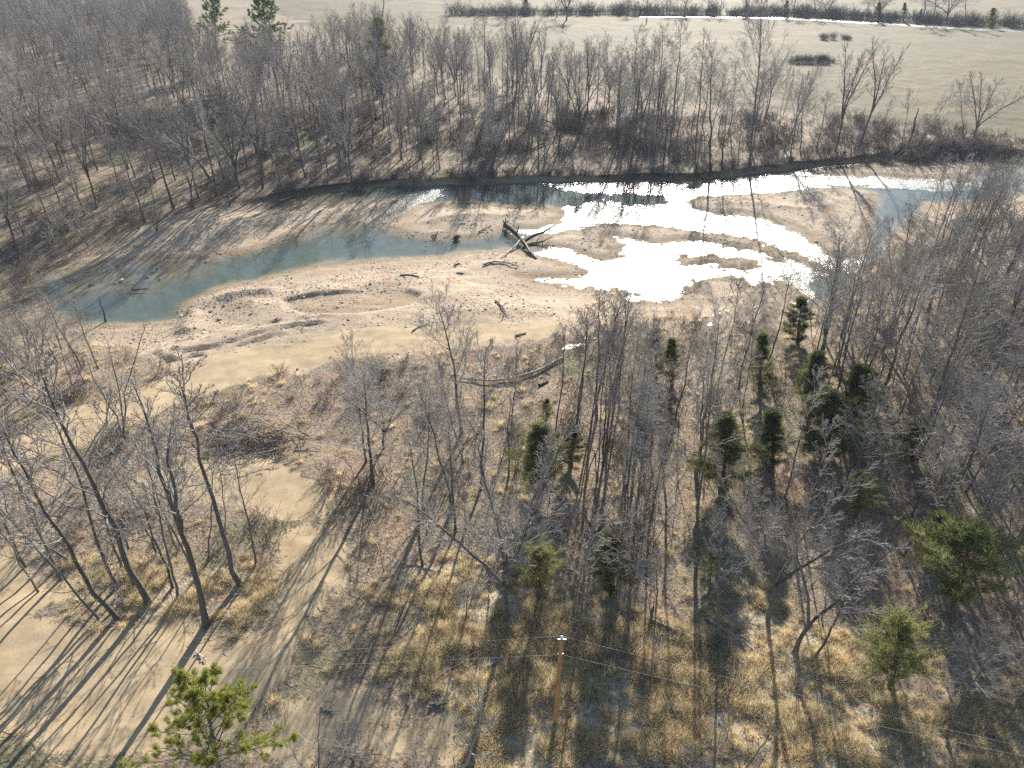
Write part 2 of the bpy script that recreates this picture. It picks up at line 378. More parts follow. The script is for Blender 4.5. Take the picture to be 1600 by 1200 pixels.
# ground material ---------------------------------------------------
def ground_mat():
    m, nt, out = new_mat("ground"); g = G(nt); p = g.pos()
    nf = g.noise(3.2, 6, 0.7, p); nm = g.noise(0.55, 5, 0.6, p); nl = g.noise(0.07, 4, 0.55, p); nff = g.noise(9.0, 4, 0.7, p)
    nv = g.node("ShaderNodeTexVoronoi"); nv.inputs["Scale"].default_value = 4.5; g.l.new(p, nv.inputs["Vector"])
    vor = nv.outputs["Color"]; vord = nv.outputs["Distance"]
    nv2 = g.node("ShaderNodeTexVoronoi"); nv2.inputs["Scale"].default_value = 2.1; g.l.new(p, nv2.inputs["Vector"])
    # leaf litter
    lit = g.ramp(nf, [(0.28, (0.078, 0.058, 0.043)), (0.5, (0.225, 0.173, 0.13)), (0.72, (0.45, 0.365, 0.285))])
    lit = g.mix(g.mapr(nm, 0.4, 0.65), lit, g.ramp(nf, [(0.3, (0.14, 0.10, 0.064)), (0.7, (0.41, 0.315, 0.20))]))
    lit = g.mix(g.math('MULTIPLY', g.mapr(nl, 0.48, 0.62), 0.5), lit, c4(0.11, 0.12, 0.06))
    # dry straw
    straw = g.ramp(nf, [(0.28, (0.16, 0.125, 0.085)), (0.5, (0.37, 0.305, 0.215)), (0.74, (0.57, 0.49, 0.36))])
    straw = g.mix(g.math('MULTIPLY', g.mapr(nm, 0.52, 0.66), 0.5), straw, c4(0.15, 0.15, 0.07))
    # sand and dirt
    sand = g.ramp(nm, [(0.3, (0.33, 0.245, 0.145)), (0.7, (0.46, 0.355, 0.222))])
    sand = g.mix(g.mapr(nff, 0.5, 0.72, 0, 0.6), sand, c4(0.22, 0.175, 0.125))
    sand = g.mix(g.mapr(nf, 0.5, 0.72, 0, 0.55), sand, g.ramp(g.node_sep(vor), [(0, (0.20, 0.155, 0.11)), (1, (0.52, 0.44, 0.33))]))
    # gravel
    grv = g.mix(0.33, g.ramp(nm, [(0.3, (0.29, 0.22, 0.148)), (0.7, (0.44, 0.345, 0.24))]), g.ramp(g.node_sep(vor), [(0.0, (0.12, 0.092, 0.07)), (0.6, (0.38, 0.30, 0.215)), (1.0, (0.64, 0.55, 0.45))]))
    grv = g.mix(g.math('MULTIPLY', g.mapr(nl, 0.5, 0.68), 0.5), grv, c4(0.25, 0.19, 0.135))
    fs_ = g.node("ShaderNodeMapping"); fs_.inputs["Scale"].default_value = (0.05, 0.42, 1); fs_.inputs["Rotation"].default_value = (0, 0, 0.12); g.l.new(p, fs_.inputs["Vector"])
    flood = g.noise(1.0, 5, 0.62, fs_.outputs["Vector"], 0.6)
    grv = g.mix(g.mapr(flood, 0.52, 0.66, 0, 0.35), grv, g.mix(1.0, grv, c4(0.62, 0.58, 0.54), 'MULTIPLY'))
    grv = g.mix(g.mapr(flood, 0.47, 0.34, 0, 0.5), grv, c4(0.48, 0.385, 0.265))
    sand = g.mix(g.mapr(flood, 0.54, 0.68, 0, 0.4), sand, g.mix(1.0, sand, c4(0.72, 0.68, 0.64), 'MULTIPLY'))
    # pasture
    fl = g.noise(0.02, 4, 0.6, p); fm = g.noise(0.12, 5, 0.65, p)
    fld = g.ramp(fm, [(0.3, (0.095, 0.077, 0.042)), (0.55, (0.17, 0.13, 0.073)), (0.75, (0.27, 0.195, 0.112))])
    fld = g.mix(g.mapr(fl, 0.42, 0.6, 0, 0.6), fld, c4(0.118, 0.106, 0.058))
    st = g.node("ShaderNodeMapping"); st.inputs["Scale"].default_value = (0.006, 0.035, 1); g.l.new(p, st.inputs["Vector"])
    or_ = g.noise(1.0, 5, 0.65, st.outputs["Vector"])
    fld = g.mix(g.mapr(or_, 0.56, 0.68, 0, 0.75), fld, c4(0.34, 0.20, 0.105))
    fld = g.mix(g.mapr(g.noise(0.45, 5, 0.7, p), 0.36, 0.62, 0.6, 0), fld, c4(0.085, 0.08, 0.042))
    fld = g.mix(g.mapr(g.noise(0.05, 5, 0.7, p, 0.8), 0.54, 0.64, 0, 0.45), fld, c4(0.10, 0.092, 0.055))
    def w(a, amt=0.55):
        return g.mapr(g.math('ADD', g.attr(a), g.math('MULTIPLY', g.math('SUBTRACT', g.math('ADD', g.math('MULTIPLY', nm, 0.6), g.math('MULTIPLY', nf, 0.4)), 0.5), amt * 1.6)), 0.35, 0.65)
    c = g.mix(w("straw"), lit, straw)
    c = g.mix(w("gravel"), c, grv)
    c = g.mix(g.math('MULTIPLY', g.mapr(g.noise(0.22, 4, .6, p), .56, .7), 0.55), c, g.mix(1.0, c, c4(1.0, .72, .52), 'MULTIPLY'))
    wt = w("track", 1.5)
    c = g.mix(wt, c, sand)
    c = g.mix(w("field", 0.4), c, fld)
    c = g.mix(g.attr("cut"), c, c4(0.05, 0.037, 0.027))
    c = g.mix(g.math('MULTIPLY', g.attr("wet"), 0.55), c, g.mix(1.0, c, c4(0.42, 0.36, 0.27), 'MULTIPLY'))
    c = g.mix(g.math('MULTIPLY', g.attr("deep"), 0.75), c, g.ramp(g.math('ADD', g.math('MULTIPLY', nm, .6), g.math('MULTIPLY', nf, .4)), [(.3, (.17, .13, .075)), (.55, (.33, .26, .165)), (.75, (.43, .36, .25))]))
    hb = g.math('MULTIPLY', g.math('ADD', g.math('MULTIPLY', nf, 0.7), g.math('MULTIPLY', vord, 0.2)), g.math('SUBTRACT', 1.0, g.math('MAXIMUM', g.math('MULTIPLY', wt, 0.85), g.math('MULTIPLY', g.attr('gravel'), 0.55))))
    g.l.new(g.principled(c, 0.9, g.bump(hb, 0.7, 0.22), 0.15), out.inputs[0])
    return m
def _sep(self, col):
    x = self.node("ShaderNodeSeparateColor"); self.l.new(col, x.inputs[0]); return x.outputs[0]
G.node_sep = _sep
M['ground'] = ground_mat()
ny, nx = XX.shape
I = np.arange(nx * ny).reshape(ny, nx)
F = np.stack([I[:-1, :-1], I[:-1, 1:], I[1:, 1:], I[1:, :-1]], -1).reshape(-1, 4)
me = np_mesh("ground", np.stack([X, Y, H], 1), F, M['ground'], True,
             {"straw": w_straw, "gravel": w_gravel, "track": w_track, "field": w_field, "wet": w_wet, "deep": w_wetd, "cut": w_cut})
tag(link("ground", me), kind="structure")

# water -------------------------------------------------------------
def water_mat():
    m, nt, out = new_mat("creek_water"); g = G(nt); p = g.pos()
    rf = g.attr("riffle"); dp = g.attr("depth")
    mp = g.node("ShaderNodeMapping"); mp.inputs["Scale"].default_value = (0.8, 1.3, 1); g.l.new(p, mp.inputs["Vector"])
    n1 = g.noise(1.6, 3, 0.6, mp.outputs["Vector"]); n2 = g.noise(7.0, 3, 0.6, mp.outputs["Vector"])
    h = g.math('ADD', g.math('MULTIPLY', n1, g.math('ADD', g.math('MULTIPLY', rf, 0.16), 0.006)), g.math('MULTIPLY', n2, g.math('ADD', g.math('MULTIPLY', rf, 0.05), 0.0012)))
    nrm = g.bump(h, 1.0, 1.0)
    rough = g.math('ADD', g.math('MULTIPLY', rf, 0.30), 0.03)
    gl = g.node("ShaderNodeBsdfGlossy"); gl.distribution = 'GGX'; g.l.new(rough, gl.inputs["Roughness"]); g.l.new(nrm, gl.inputs["Normal"])
    tr = g.node("ShaderNodeBsdfTransparent"); g.l.new(g.ramp(dp, [(0, (0.90, 0.91, 0.87)), (1, (0.50, 0.62, 0.66))]), tr.inputs["Color"])
    df = g.node("ShaderNodeBsdfDiffuse"); df.inputs["Color"].default_value = c4(0.27, 0.37, 0.37)
    body = g.node("ShaderNodeMixShader"); g.l.new(g.math('MULTIPLY', dp, 0.12), body.inputs[0]); g.l.new(tr.outputs[0], body.inputs[1]); g.l.new(df.outputs[0], body.inputs[2])
    fr = g.node("ShaderNodeFresnel"); fr.inputs["IOR"].default_value = 1.33; g.l.new(nrm, fr.inputs["Normal"])
    mx = g.node("ShaderNodeMixShader"); bf = g.node("ShaderNodeNewGeometry").outputs["Backfacing"]
    g.l.new(g.math('ADD', g.math('MULTIPLY', fr.outputs[0], g.math('SUBTRACT', 1.0, bf)), g.math('MULTIPLY', bf, 0.15)), mx.inputs[0]); g.l.new(body.outputs[0], mx.inputs[1]); g.l.new(gl.outputs[0], mx.inputs[2])
    g.l.new(mx.outputs[0], out.inputs[0]); return m
M['water'] = water_mat()
def water_sheet(name, xs, ys, z, keep, riffle, depth):
    xx, yy = np.meshgrid(xs, ys); x = xx.ravel(); y = yy.ravel()
    k = keep(x, y).reshape(xx.shape)
    ii = np.arange(x.size).reshape(xx.shape)
    f = np.stack([ii[:-1, :-1], ii[:-1, 1:], ii[1:, 1:], ii[1:, :-1]], -1).reshape(-1, 4)
    kk = (k[:-1, :-1] & k[:-1, 1:] & k[1:, 1:] & k[1:, :-1]).ravel()
    f = f[kk]; used, inv = np.unique(f, return_inverse=True)
    V = np.stack([x, y, np.full(x.shape, z)], 1)[used]
    me = np_mesh(name, V, inv.reshape(-1, 4), M['water'], True, {"riffle": riffle(x[used], y[used]), "depth": depth(x[used], y[used])})
    return tag(link(name, me), kind="structure")
def riff(x, y):
    r = 0.8 + np.max([sdist(poly(p, WL), x, y, 10) for p in RIFFLE], axis=0) + (vnoise(x, y, 0.5, 31) - 0.5) * 2.2 + (vnoise(x, y, 1.6, 32) - 0.5) * 1.0
    return sstep(-1.3, 1.5, r)
water_sheet("creek_water", np.arange(-125, 170, 0.5), np.arange(84, 190, 0.5), WL, lambda x, y: height(x, y) < WL + 0.3, riff,
            lambda x, y: np.clip((WL - height(x, y) - 0.06) / 0.5, 0, 1))
for p, z in zip(PUDDLES, PUDDLE_Z):
    q = poly(p, z)
    water_sheet("puddle", np.arange(q[:, 0].min() - 1, q[:, 0].max() + 1, 0.4), np.arange(q[:, 1].min() - 1, q[:, 1].max() + 1, 0.4), z,
                lambda x, y: sdist(q, x, y, 10) > -0.6, lambda x, y: np.full(x.shape, 0.8), lambda x, y: np.full(x.shape, 0.05))
water_sheet("far_stream", np.arange(FARSTREAM[:, 0].min(), FARSTREAM[:, 0].max(), 4.0), np.arange(FARSTREAM[:, 1].min() - 20, FARSTREAM[:, 1].max() + 20, 2.0), -0.35,
            lambda x, y: pdist(FARSTREAM, x, y) < np.where(x < 150, 3.0, 7.5), lambda x, y: 0.85 + 0.4 * vnoise(x, y, 0.06, 8), lambda x, y: np.full(x.shape, 0.3))

# ------------------------------------------------------------------ trees
def grow(P, Rr, n, rng, t0, t1, ang, lenf, upc, K, rf, rtip, wob=0.06, taper=0.65, lens=None):
    """children of every branch in P (B,K0,3)"""
    B, K0, _ = P.shape
    t = t0 + (t1 - t0) * (np.arange(n)[None] + rng.random((B, n))) / n
    f = t * (K0 - 1); i = np.minimum(f.astype(int), K0 - 2); u = (f - i)[..., None]
    bi = np.arange(B)[:, None]
    p0 = P[bi, i] * (1 - u) + P[bi, i + 1] * u
    T = P[bi, i + 1] - P[bi, i]; T /= np.linalg.norm(T, axis=2, keepdims=True) + 1e-9
    r0 = Rr[bi, i] * (1 - u[..., 0]) + Rr[bi, i + 1] * u[..., 0]
    L0 = np.linalg.norm(np.diff(P, axis=1), axis=2).sum(1)[:, None]
    phi = rng.random((B, 1)) * 6.28 + np.arange(n)[None] * 2.4 + rng.normal(0, 0.5, (B, n))
    ref = np.where(np.abs(T[..., 2:3]) > 0.9, np.array([1., 0, 0]), np.array([0, 0, 1.]))
    U = np.cross(T, ref); U /= np.linalg.norm(U, axis=2, keepdims=True) + 1e-9; W = np.cross(T, U)
    a = ang[0] + (ang[1] - ang[0]) * (t - t0) / max(t1 - t0, 1e-3) + rng.normal(0, 0.14, (B, n))
    D = np.cos(a)[..., None] * T + np.sin(a)[..., None] * (np.cos(phi)[..., None] * U + np.sin(phi)[..., None] * W)
    L = lenf * L0 * (1 - taper * (t - t0) / max(1 - t0, 1e-3)) * rng.uniform(0.65, 1.2, (B, n))
    s = np.linspace(0, 1, K)
    C = p0[:, :, None] + D[:, :, None] * (L[..., None, None] * s[None, None, :, None])
    C[..., 2] += upc * L[..., None] * (s ** 2)[None, None]
    w = rng.normal(0, 1, (B, n, K, 3)); w[:, :, 0] = 0
    C += np.cumsum(w, axis=2) * (wob * L / K ** 0.5)[..., None, None] * 0.7
    rb = np.minimum(np.maximum(r0 * rf, rtip * 1.6), r0 * 0.95)
    RR = rb[..., None] * (1 - s) + rtip * s
    return C.reshape(-1, K, 3), RR.reshape(-1, K)
UP = 20.0
def trunk_line(H, r0, rng, K=12, bend=0.03, lean=0.0, tip=0.03):
    s = np.linspace(0, 1, K); w = rng.normal(0, 1, (K, 2)); w[0] = 0
    xy = np.cumsum(w, 0) * H * bend / K ** 0.5
    xy -= s[:, None] * xy[-1]
    th = rng.random() * 6.28
    xy[:, 0] += np.sin(s * math.pi) * lean * H * math.cos(th); xy[:, 1] += np.sin(s * math.pi) * lean * H * math.sin(th)
    r = r0 * (1 - s) ** 0.8 + tip; r[0] *= 1.35
    return np.concatenate([xy, (s * H)[:, None]], 1)[None], r[None]
TW = 0.0085                                     # twig tip radius
def tall_tree(seed, H=20.0, cb=0.42, limbs=18, spread=0.27, r0=0.21, dens=1.25, up=0.25):
    rng = np.random.default_rng(seed)
    tr, cr = Tubes(), Tubes()
    P, Rr = trunk_line(H, r0 * 0.8, rng, 12, 0.016, 0.008, tip=0.022)
    tr.add(P, Rr, 7)
    P1, R1 = grow(P, Rr, int(limbs * 1.3), rng, cb * 0.85, 0.97, (1.0, 0.5), spread * 1.2, up, 6, 0.42, 0.018, 0.12, 0.6)
    cr.add(P1, R1, 4)
    P2, R2 = grow(P1, R1, int(7 * dens), rng, 0.2, 0.98, (0.8, 0.5), 0.46, 0.12, 4, 0.45, 0.012, 0.14)
    cr.add(P2, R2, 3)
    P3, R3 = grow(P2, R2, 6, rng, 0.2, 1.0, (0.8, 0.5), 0.52, 0.10, 3, 0.6, TW, 0.10)
    cr.add(P3, R3, 3)
    P4, R4 = grow(P3, R3, 3, rng, 0.25, 1.0, (0.7, 0.45), 0.5, 0.06, 2, 0.7, TW * 0.8, 0.10)
    cr.add(P4, R4, 3)
    # a few dead stubs lower down
    Ps, Rs = grow(P, Rr, 5, rng, 0.15, cb, (1.2, 1.0), 0.06, 0.0, 3, 0.25, 0.015, 0.1)
    cr.add(Ps, Rs, 3)
    return {"trunk": [tr], "crown": [cr]}
def fork_tree(seed, H=20.0, ft=0.32, forks=3, r0=0.30, spread=0.4, dens=1.0, tw=TW):
    rng = np.random.default_rng(seed)
    tr, cr = Tubes(), Tubes(); limbs = []
    P, Rr = trunk_line(H * ft, r0, rng, 6, 0.03, 0.02, tip=r0 * 0.72); Rr = np.linspace(r0 * 1.1, r0 * 0.8, 6)[None]; Rr[0, 0] *= 1.25
    tr.add(P, Rr, 8)
    allL, allR = [], []
    for k in range(forks):
        a = k * 6.283 / forks + rng.normal(0, 0.35); out = spread * rng.uniform(0.6, 1.2)
        K = 9; s = np.linspace(0, 1, K); Lh = H * (1 - ft) * rng.uniform(0.82, 1.03)
        w = np.cumsum(rng.normal(0, 1, (K, 3)), 0) * Lh * 0.011; w[0] = 0; w[:, 2] = 0
        reach = Lh * out * (0.35 * s + 0.65 * s ** 1.4)
        L = P[0, -1] - np.array([0, 0, 0.25]) + np.stack([np.cos(a) * reach, np.sin(a) * reach, Lh * (s ** 0.95)], 1) + w
        r = r0 * 0.66 * (1 - s) ** 0.75 + 0.028
        t = Tubes(); t.add(L, r, 6); limbs.append(t); allL.append(L); allR.append(r)
    PL = np.array(allL); RL = np.array(allR)
    P1, R1 = grow(PL, RL, 12, rng, 0.18, 0.98, (0.85, 0.45), 0.34, 0.22, 6, 0.5, 0.022, 0.10)
    cr.add(P1, R1, 4)
    P2, R2 = grow(P1, R1, int(7 * dens), rng, 0.22, 0.98, (0.75, 0.5), 0.42, 0.12, 4, 0.55, 0.017, 0.10)
    cr.add(P2, R2, 3)
    P3, R3 = grow(P2, R2, 5, rng, 0.2, 1.0, (0.8, 0.5), 0.52, 0.08, 3, 0.6, tw, 0.1)
    cr.add(P3, R3, 3)
    P4, R4 = grow(P3, R3, 3, rng, 0.25, 1.0, (0.7, 0.45), 0.5, 0.05, 2, 0.7, tw * 0.8, 0.1)
    cr.add(P4, R4, 3)
    return {"trunk": [tr], "limb": limbs, "crown": [cr]}
def sapling(seed, H=8.0, stems=1, r0=0.05, dens=1.0):
    rng = np.random.default_rng(seed); tr, cr = Tubes(), Tubes()
    for k in range(stems):
        P, Rr = trunk_line(H * rng.uniform(0.7, 1), r0, rng, 8, 0.06, 0.03, tip=0.012)
        if stems > 1:
            a = k * 6.283 / stems + rng.normal(0, .4); sl = rng.uniform(0.12, 0.4)
            P[0, :, 0] += P[0, :, 2] * sl * math.cos(a); P[0, :, 1] += P[0, :, 2] * sl * math.sin(a)
        tr.add(P, Rr, 5)
        P1, R1 = grow(P, Rr, 11, rng, 0.25, 0.98, (0.8, 0.45), 0.30, 0.2, 4, 0.5, 0.012, 0.1)
        cr.add(P1, R1, 3)
        P2, R2 = grow(P1, R1, int(6 * dens), rng, 0.2, 1.0, (0.75, 0.5), 0.42, 0.1, 3, 0.6, 0.010, 0.1)
        cr.add(P2, R2, 3)
        P3, R3 = grow(P2, R2, 3, rng, 0.2, 1.0, (0.75, 0.5), 0.5, 0.06, 2, 0.7, 0.008, 0.1)
        cr.add(P3, R3, 3)
    return {"trunk": [tr], "crown": [cr]}
def brush_clump(seed, H=2.0, stems=16, spread=1.2):
    rng = np.random.default_rng(seed); t = Tubes()
    n = stems; K = 4; s = np.linspace(0, 1, K)
    b = rng.normal(0, spread * 0.45, (n, 2)); a = rng.random(n) * 6.28; ln = H * rng.uniform(0.5, 1.1, n); sl = rng.uniform(0.1, 0.8, n)
    P = np.zeros((n, K, 3)); P[:, :, 0] = b[:, :1] + (np.cos(a) * sl * ln)[:, None] * s; P[:, :, 1] = b[:, 1:] + (np.sin(a) * sl * ln)[:, None] * s
    P[:, :, 2] = ln[:, None] * s * (1 - 0.25 * sl[:, None] * s) - 0.05
    Rr = np.tile(np.linspace(0.022, 0.009, K), (n, 1)); t.add(P, Rr, 3)
    P1, R1 = grow(P, Rr, 6, rng, 0.2, 1, (0.8, 0.5), 0.45, 0.0, 3, 0.7, 0.008, 0.15); t.add(P1, R1, 3)
    P2, R2 = grow(P1, R1, 3, rng, 0.2, 1, (0.8, 0.5), 0.5, 0.0, 2, 0.7, 0.007, 0.15); t.add(P2, R2, 3)
    return t

def blades(P, D, L, Wd, rng):
    """one triangle per blade: base points P, unit directions D, lengths L, widths Wd"""
    n = len(P)
    side = np.cross(D, rng.normal(0, 1, (n, 3))); side /= np.linalg.norm(side, axis=1, keepdims=True) + 1e-9
    V = np.stack([P - side * Wd[:, None], P + side * Wd[:, None], P + D * L[:, None]], 1).reshape(-1, 3)
    return V, np.arange(3 * n).reshape(-1, 3)
def cedar(seed, H=8.0, wid=0.24, mat='cedar', nbr=170, base=0.06):
    rng = np.random.default_rng(seed); tr = Tubes()
    P, Rr = trunk_line(H, 0.13, rng, 8, 0.015); tr.add(P, Rr, 6)
    t = base + (0.98 - base) * rng.random(nbr) ** 0.9
    tt = np.clip((t - base) / (1 - base), 0, 1); prof = (1 - tt) ** 0.75 * sstep(-0.12, 0.28, tt) * (0.8 + 0.3 * np.sin(tt * 3.1))
    prof = np.maximum(prof, 0.06) * (0.75 + 0.5 * vnoise(t * 40, np.floor(rng.random(nbr) * 5), 0.35, seed))
    a = rng.random(nbr) * 6.283
    ln = H * wid * prof * rng.uniform(0.45, 1.2, nbr)
    K = 4; s = np.linspace(0, 1, K); el = rng.uniform(0.25, 0.8, nbr)
    B = np.zeros((nbr, K, 3)); B[:, :, 0] = (np.cos(a) * ln)[:, None] * s; B[:, :, 1] = (np.sin(a) * ln)[:, None] * s
    B[:, :, 2] = (t * H)[:, None] + (el * ln)[:, None] * s ** 1.2
    tr.add(B, np.tile(np.linspace(0.03, 0.012, K), (nbr, 1)), 3)
    m = 30; u = 0.2 + 0.8 * rng.random((nbr, m)) ** 0.7
    C = np.stack([np.cos(a)[:, None] * ln[:, None] * u, np.sin(a)[:, None] * ln[:, None] * u, (t * H)[:, None] + (el * ln)[:, None] * u ** 1.2], 2)
    C += rng.normal(0, 0.10, C.shape) * np.array([1, 1, 0.7])
    C = C.reshape(-1, 3)
    rad = C.copy(); rad[:, 2] = 0; rad /= np.linalg.norm(rad, axis=1, keepdims=True) + 1e-6
    C = np.repeat(C, 7, 0); rad = np.repeat(rad, 7, 0); C = C + rng.normal(0, .07, C.shape)
    D = rad * 0.5 + np.array([0, 0, 0.75]) + rng.normal(0, 0.55, C.shape); D /= np.linalg.norm(D, axis=1, keepdims=True)
    V, F = blades(C, D, rng.uniform(0.14, 0.42, len(C)), rng.uniform(0.010, 0.026, len(C)), rng)
    return tr, np_mesh("cedar_crown", V, F, M[mat])
def pine(seed, H=13.0, mat='pine', near=True, cb=0.45, wid=0.26, nbr=34):
    rng = np.random.default_rng(seed); tr = Tubes(); lb = Tubes()
    P, Rr = trunk_line(H, 0.17, rng, 10, 0.03, 0.02); tr.add(P, Rr, 8)
    P1, R1 = grow(P, Rr, nbr, rng, cb, 0.98, (1.25, 0.6), wid, 0.12, 5, 0.4, 0.02, 0.12, 0.55); lb.add(P1, R1, 4)
    P2, R2 = grow(P1, R1, 6, rng, 0.35, 1.0, (0.8, 0.5), 0.36, 0.12, 3, 0.6, 0.012, 0.1); lb.add(P2, R2, 3)
    if near:
        P3, R3 = grow(P2, R2, 5, rng, 0.3, 1.0, (0.85, 0.5), 0.5, 0.15, 3, 0.6, 0.008, 0.1); lb.add(P3, R3, 3)
        pts = np.concatenate([P1[:, -1], P2[:, -1], P3[:, -1], P3[:, 1]]); dr = np.concatenate([P1[:, -1] - P1[:, -2], P2[:, -1] - P2[:, -2], P3[:, -1] - P3[:, 0], P3[:, -1] - P3[:, 0]])
    else:
        pts = np.concatenate([P1[:, -1], P2[:, -1], P2[:, 1], P2[:, -1] * 0.5 + P2[:, 1] * 0.5]); dr = np.concatenate([P1[:, -1] - P1[:, -2], P2[:, -1] - P2[:, -2], P2[:, -1] - P2[:, 0], P2[:, -1] - P2[:, 0]])
    dr /= np.linalg.norm(dr, axis=1, keepdims=True) + 1e-9
    m = 30 if near else 44
    C = np.repeat(pts, m, 0) + rng.normal(0, 0.04 if near else 0.07, (len(pts) * m, 3)); D = np.repeat(dr, m, 0) * (1.1 if near else 0.8) + np.array([0, 0, 0.3]) + rng.normal(0, 0.5 if near else 0.75, C.shape)
    D /= np.linalg.norm(D, axis=1, keepdims=True)
    sc = 1.0 if near else 1.5
    V, F = blades(C, D, rng.uniform(0.14, 0.28, len(C)) * sc, rng.uniform(0.005, 0.011, len(C)) * sc * (1 if near else 1.6), rng)
    return tr, lb, np_mesh("needle_crown", V, F, M[mat])

def to_meshes(parts, trunk_m, limb_m, twig_m):
    out = []
    for n, lst in parts.items():
        mt = {"trunk": trunk_m, "limb": limb_m, "crown": twig_m}[n]
        for t in lst: out.append((n, t.mesh("tree_" + n, M[mt])))
    return out
PROTO = {}
PROTO['tall'] = [(20.0, to_meshes(tall_tree(100 + i, cb=[.38, .5, .45, .55, .35, .48, .42, .52][i], limbs=[20, 16, 18, 14, 22, 17, 19, 15][i], spread=[.26, .22, .30, .2, .28, .24, .22, .26][i],
                                            r0=[.20, .19, .24, .17, .23, .2, .18, .21][i]), 'bark', 'bark', 'twig')) for i in range(8)]
PROTO['thin'] = [(16.0, to_meshes(tall_tree(200 + i, H=16.0, cb=[.5, .6, .45, .55][i], limbs=12, spread=[.18, .16, .2, .15][i], r0=.115, dens=0.75, up=.35), 'bark', 'bark', 'twig')) for i in range(4)]
PROTO['fork'] = [(20.0, to_meshes(fork_tree(300 + i, r0=0.22, forks=[3, 2, 4, 3, 2][i], ft=[.3, .38, .22, .34, .26][i], spread=[.32, .25, .5, .38, .34][i]), 'bark', 'bark', 'twig')) for i in range(5)] + [(20.0, to_meshes(fork_tree(310, forks=5, ft=.27, spread=.5, dens=1.7, r0=0.22), 'bark', 'bark', 'twig'))]
PROTO['syc'] = [(20.0, to_meshes(fork_tree(400 + i, forks=2 + i, ft=.4, spread=.35), 'bark', 'sycamore', 'sycamore')) for i in range(2)]
PROTO['sapling'] = [(8.0, to_meshes(sapling(500 + i, stems=[1, 1, 1, 3, 2, 4][i]), 'brush', 'brush', 'twig')) for i in range(6)]
PROTO['pale'] = [(8.0, to_meshes(sapling(520 + i, stems=1, r0=.06), 'palewood', 'palewood', 'palewood')) for i in range(1)]
PROTO['multi'] = [(14.0, to_meshes(sapling(540 + i, H=14.0, stems=[3, 4][i], r0=.13), 'bark', 'bark', 'twig')) for i in range(2)]
def snag(seed):
    rng = np.random.default_rng(seed); t = Tubes(); P, Rr = trunk_line(8.0, 0.2, rng, 7, 0.04, tip=0.09); t.add(P, Rr, 7)
    P1, R1 = grow(P, Rr, 5, rng, 0.3, 0.95, (1.0, 0.6), 0.12, 0.1, 3, 0.4, 0.02); cs = []
    for k in range(len(P1)):
        c = Tubes(); c.add(P1[k], R1[k], 4); cs.append(c)
    return {"trunk": [t], "crown": cs}
PROTO['snag'] = [(8.0, [("trunk" if n == "trunk" else "stub_branch", m) for n, m in to_meshes(snag(560), 'deadwood', 'deadwood', 'deadwood')])]
PROTO['cedar'] = []
for i in range(4):
    t, c = cedar(600 + i, wid=[.25, .3, .2, .34][i], nbr=[80, 95, 70, 85][i]); PROTO['cedar'].append((8.0, [("trunk", t.mesh("cedar_trunk", M['redbark'])), ("crown", c)]))
PROTO['cedarb'] = []
for i in range(2):
    t, c = cedar(620 + i, wid=[.42, .46][i], mat='cedar_bright', base=[.12, .25][i], nbr=[75, 90][i]); PROTO['cedarb'].append((8.0, [("trunk", t.mesh("cedar_trunk", M['redbark'])), ("crown", c)]))
t, l, c = pine(650); PROTO['pine'] = [(13.0, [("trunk", t.mesh("pine_trunk", M['bark'])), ("limbs", l.mesh("pine_limbs", M['bark'])), ("crown", c)])]
PROTO['pinefar'] = []
for i in range(2):
    t, l, c = pine(660 + i, H=18.0, mat='pine_far', near=False, cb=.42, wid=.24, nbr=46); PROTO['pinefar'].append((18.0, [("trunk", t.mesh("pine_trunk", M['bark'])), ("limbs", l.mesh("pine_limbs", M['bark'])), ("crown", c)]))

NAMES = {'tall': 'bare_tree', 'thin': 'bare_tree', 'fork': 'bare_tree', 'syc': 'sycamore_tree', 'sapling': 'bare_sapling', 'pale': 'bare_sapling', 'multi': 'bare_tree', 'snag': 'dead_snag',
         'cedar': 'cedar_tree', 'cedarb': 'cedar_tree', 'pine': 'pine_tree', 'pinefar': 'pine_tree'}
CATS = {'bare_tree': 'tree', 'sycamore_tree': 'tree', 'bare_sapling': 'sapling', 'dead_snag': 'dead tree', 'cedar_tree': 'cedar', 'pine_tree': 'pine tree'}
ORD = ["nearest", "second nearest", "third nearest", "fourth nearest", "fifth nearest", "sixth nearest", "seventh nearest", "eighth nearest", "ninth nearest", "tenth nearest"]
ORD += [str(k) + ("st" if k % 10 == 1 and k != 11 else "nd" if k % 10 == 2 and k != 12 else "rd" if k % 10 == 3 and k != 13 else "th") + " nearest" for k in range(11, 90)]
TAKEN = []; KEEP_CLEAR = []          # trees the photograph shows unobscured keep their near side open
def plant(kind, base, hgt, dirv, label, group, var=None, rot=None, wide=1.0):
    lib = PROTO[kind]; Hp, parts = lib[random.randrange(len(lib)) if var is None else var]
    nm = NAMES[kind]; root = link(nm, None); root.empty_display_size = 0.5
    sc = hgt / Hp
    q = Vector((0, 0, 1)).rotation_difference(Vector(dirv)).to_matrix().to_4x4()
    rz = Matrix.Rotation(random.random() * 6.28 if rot is None else rot, 4, 'Z')
    root.matrix_world = Matrix.Translation((base[0], base[1], base[2] - 0.08)) @ q @ rz @ Matrix.Diagonal((sc * wide, sc * wide, sc, 1))
    tag(root, label, CATS[nm], group)
    for n, me in parts:
        o = bpy.data.objects.new(n, me); COL.objects.link(o); o.parent = root
    if kind in ('cedar', 'cedarb') and base[1] < 150: KEEP_CLEAR.append((base[0], base[1], 1.6, 9.0))
    TAKEN.append((base[0], base[1], 3.0 if kind not in ('sapling', 'pale') else 1.0))
    return root
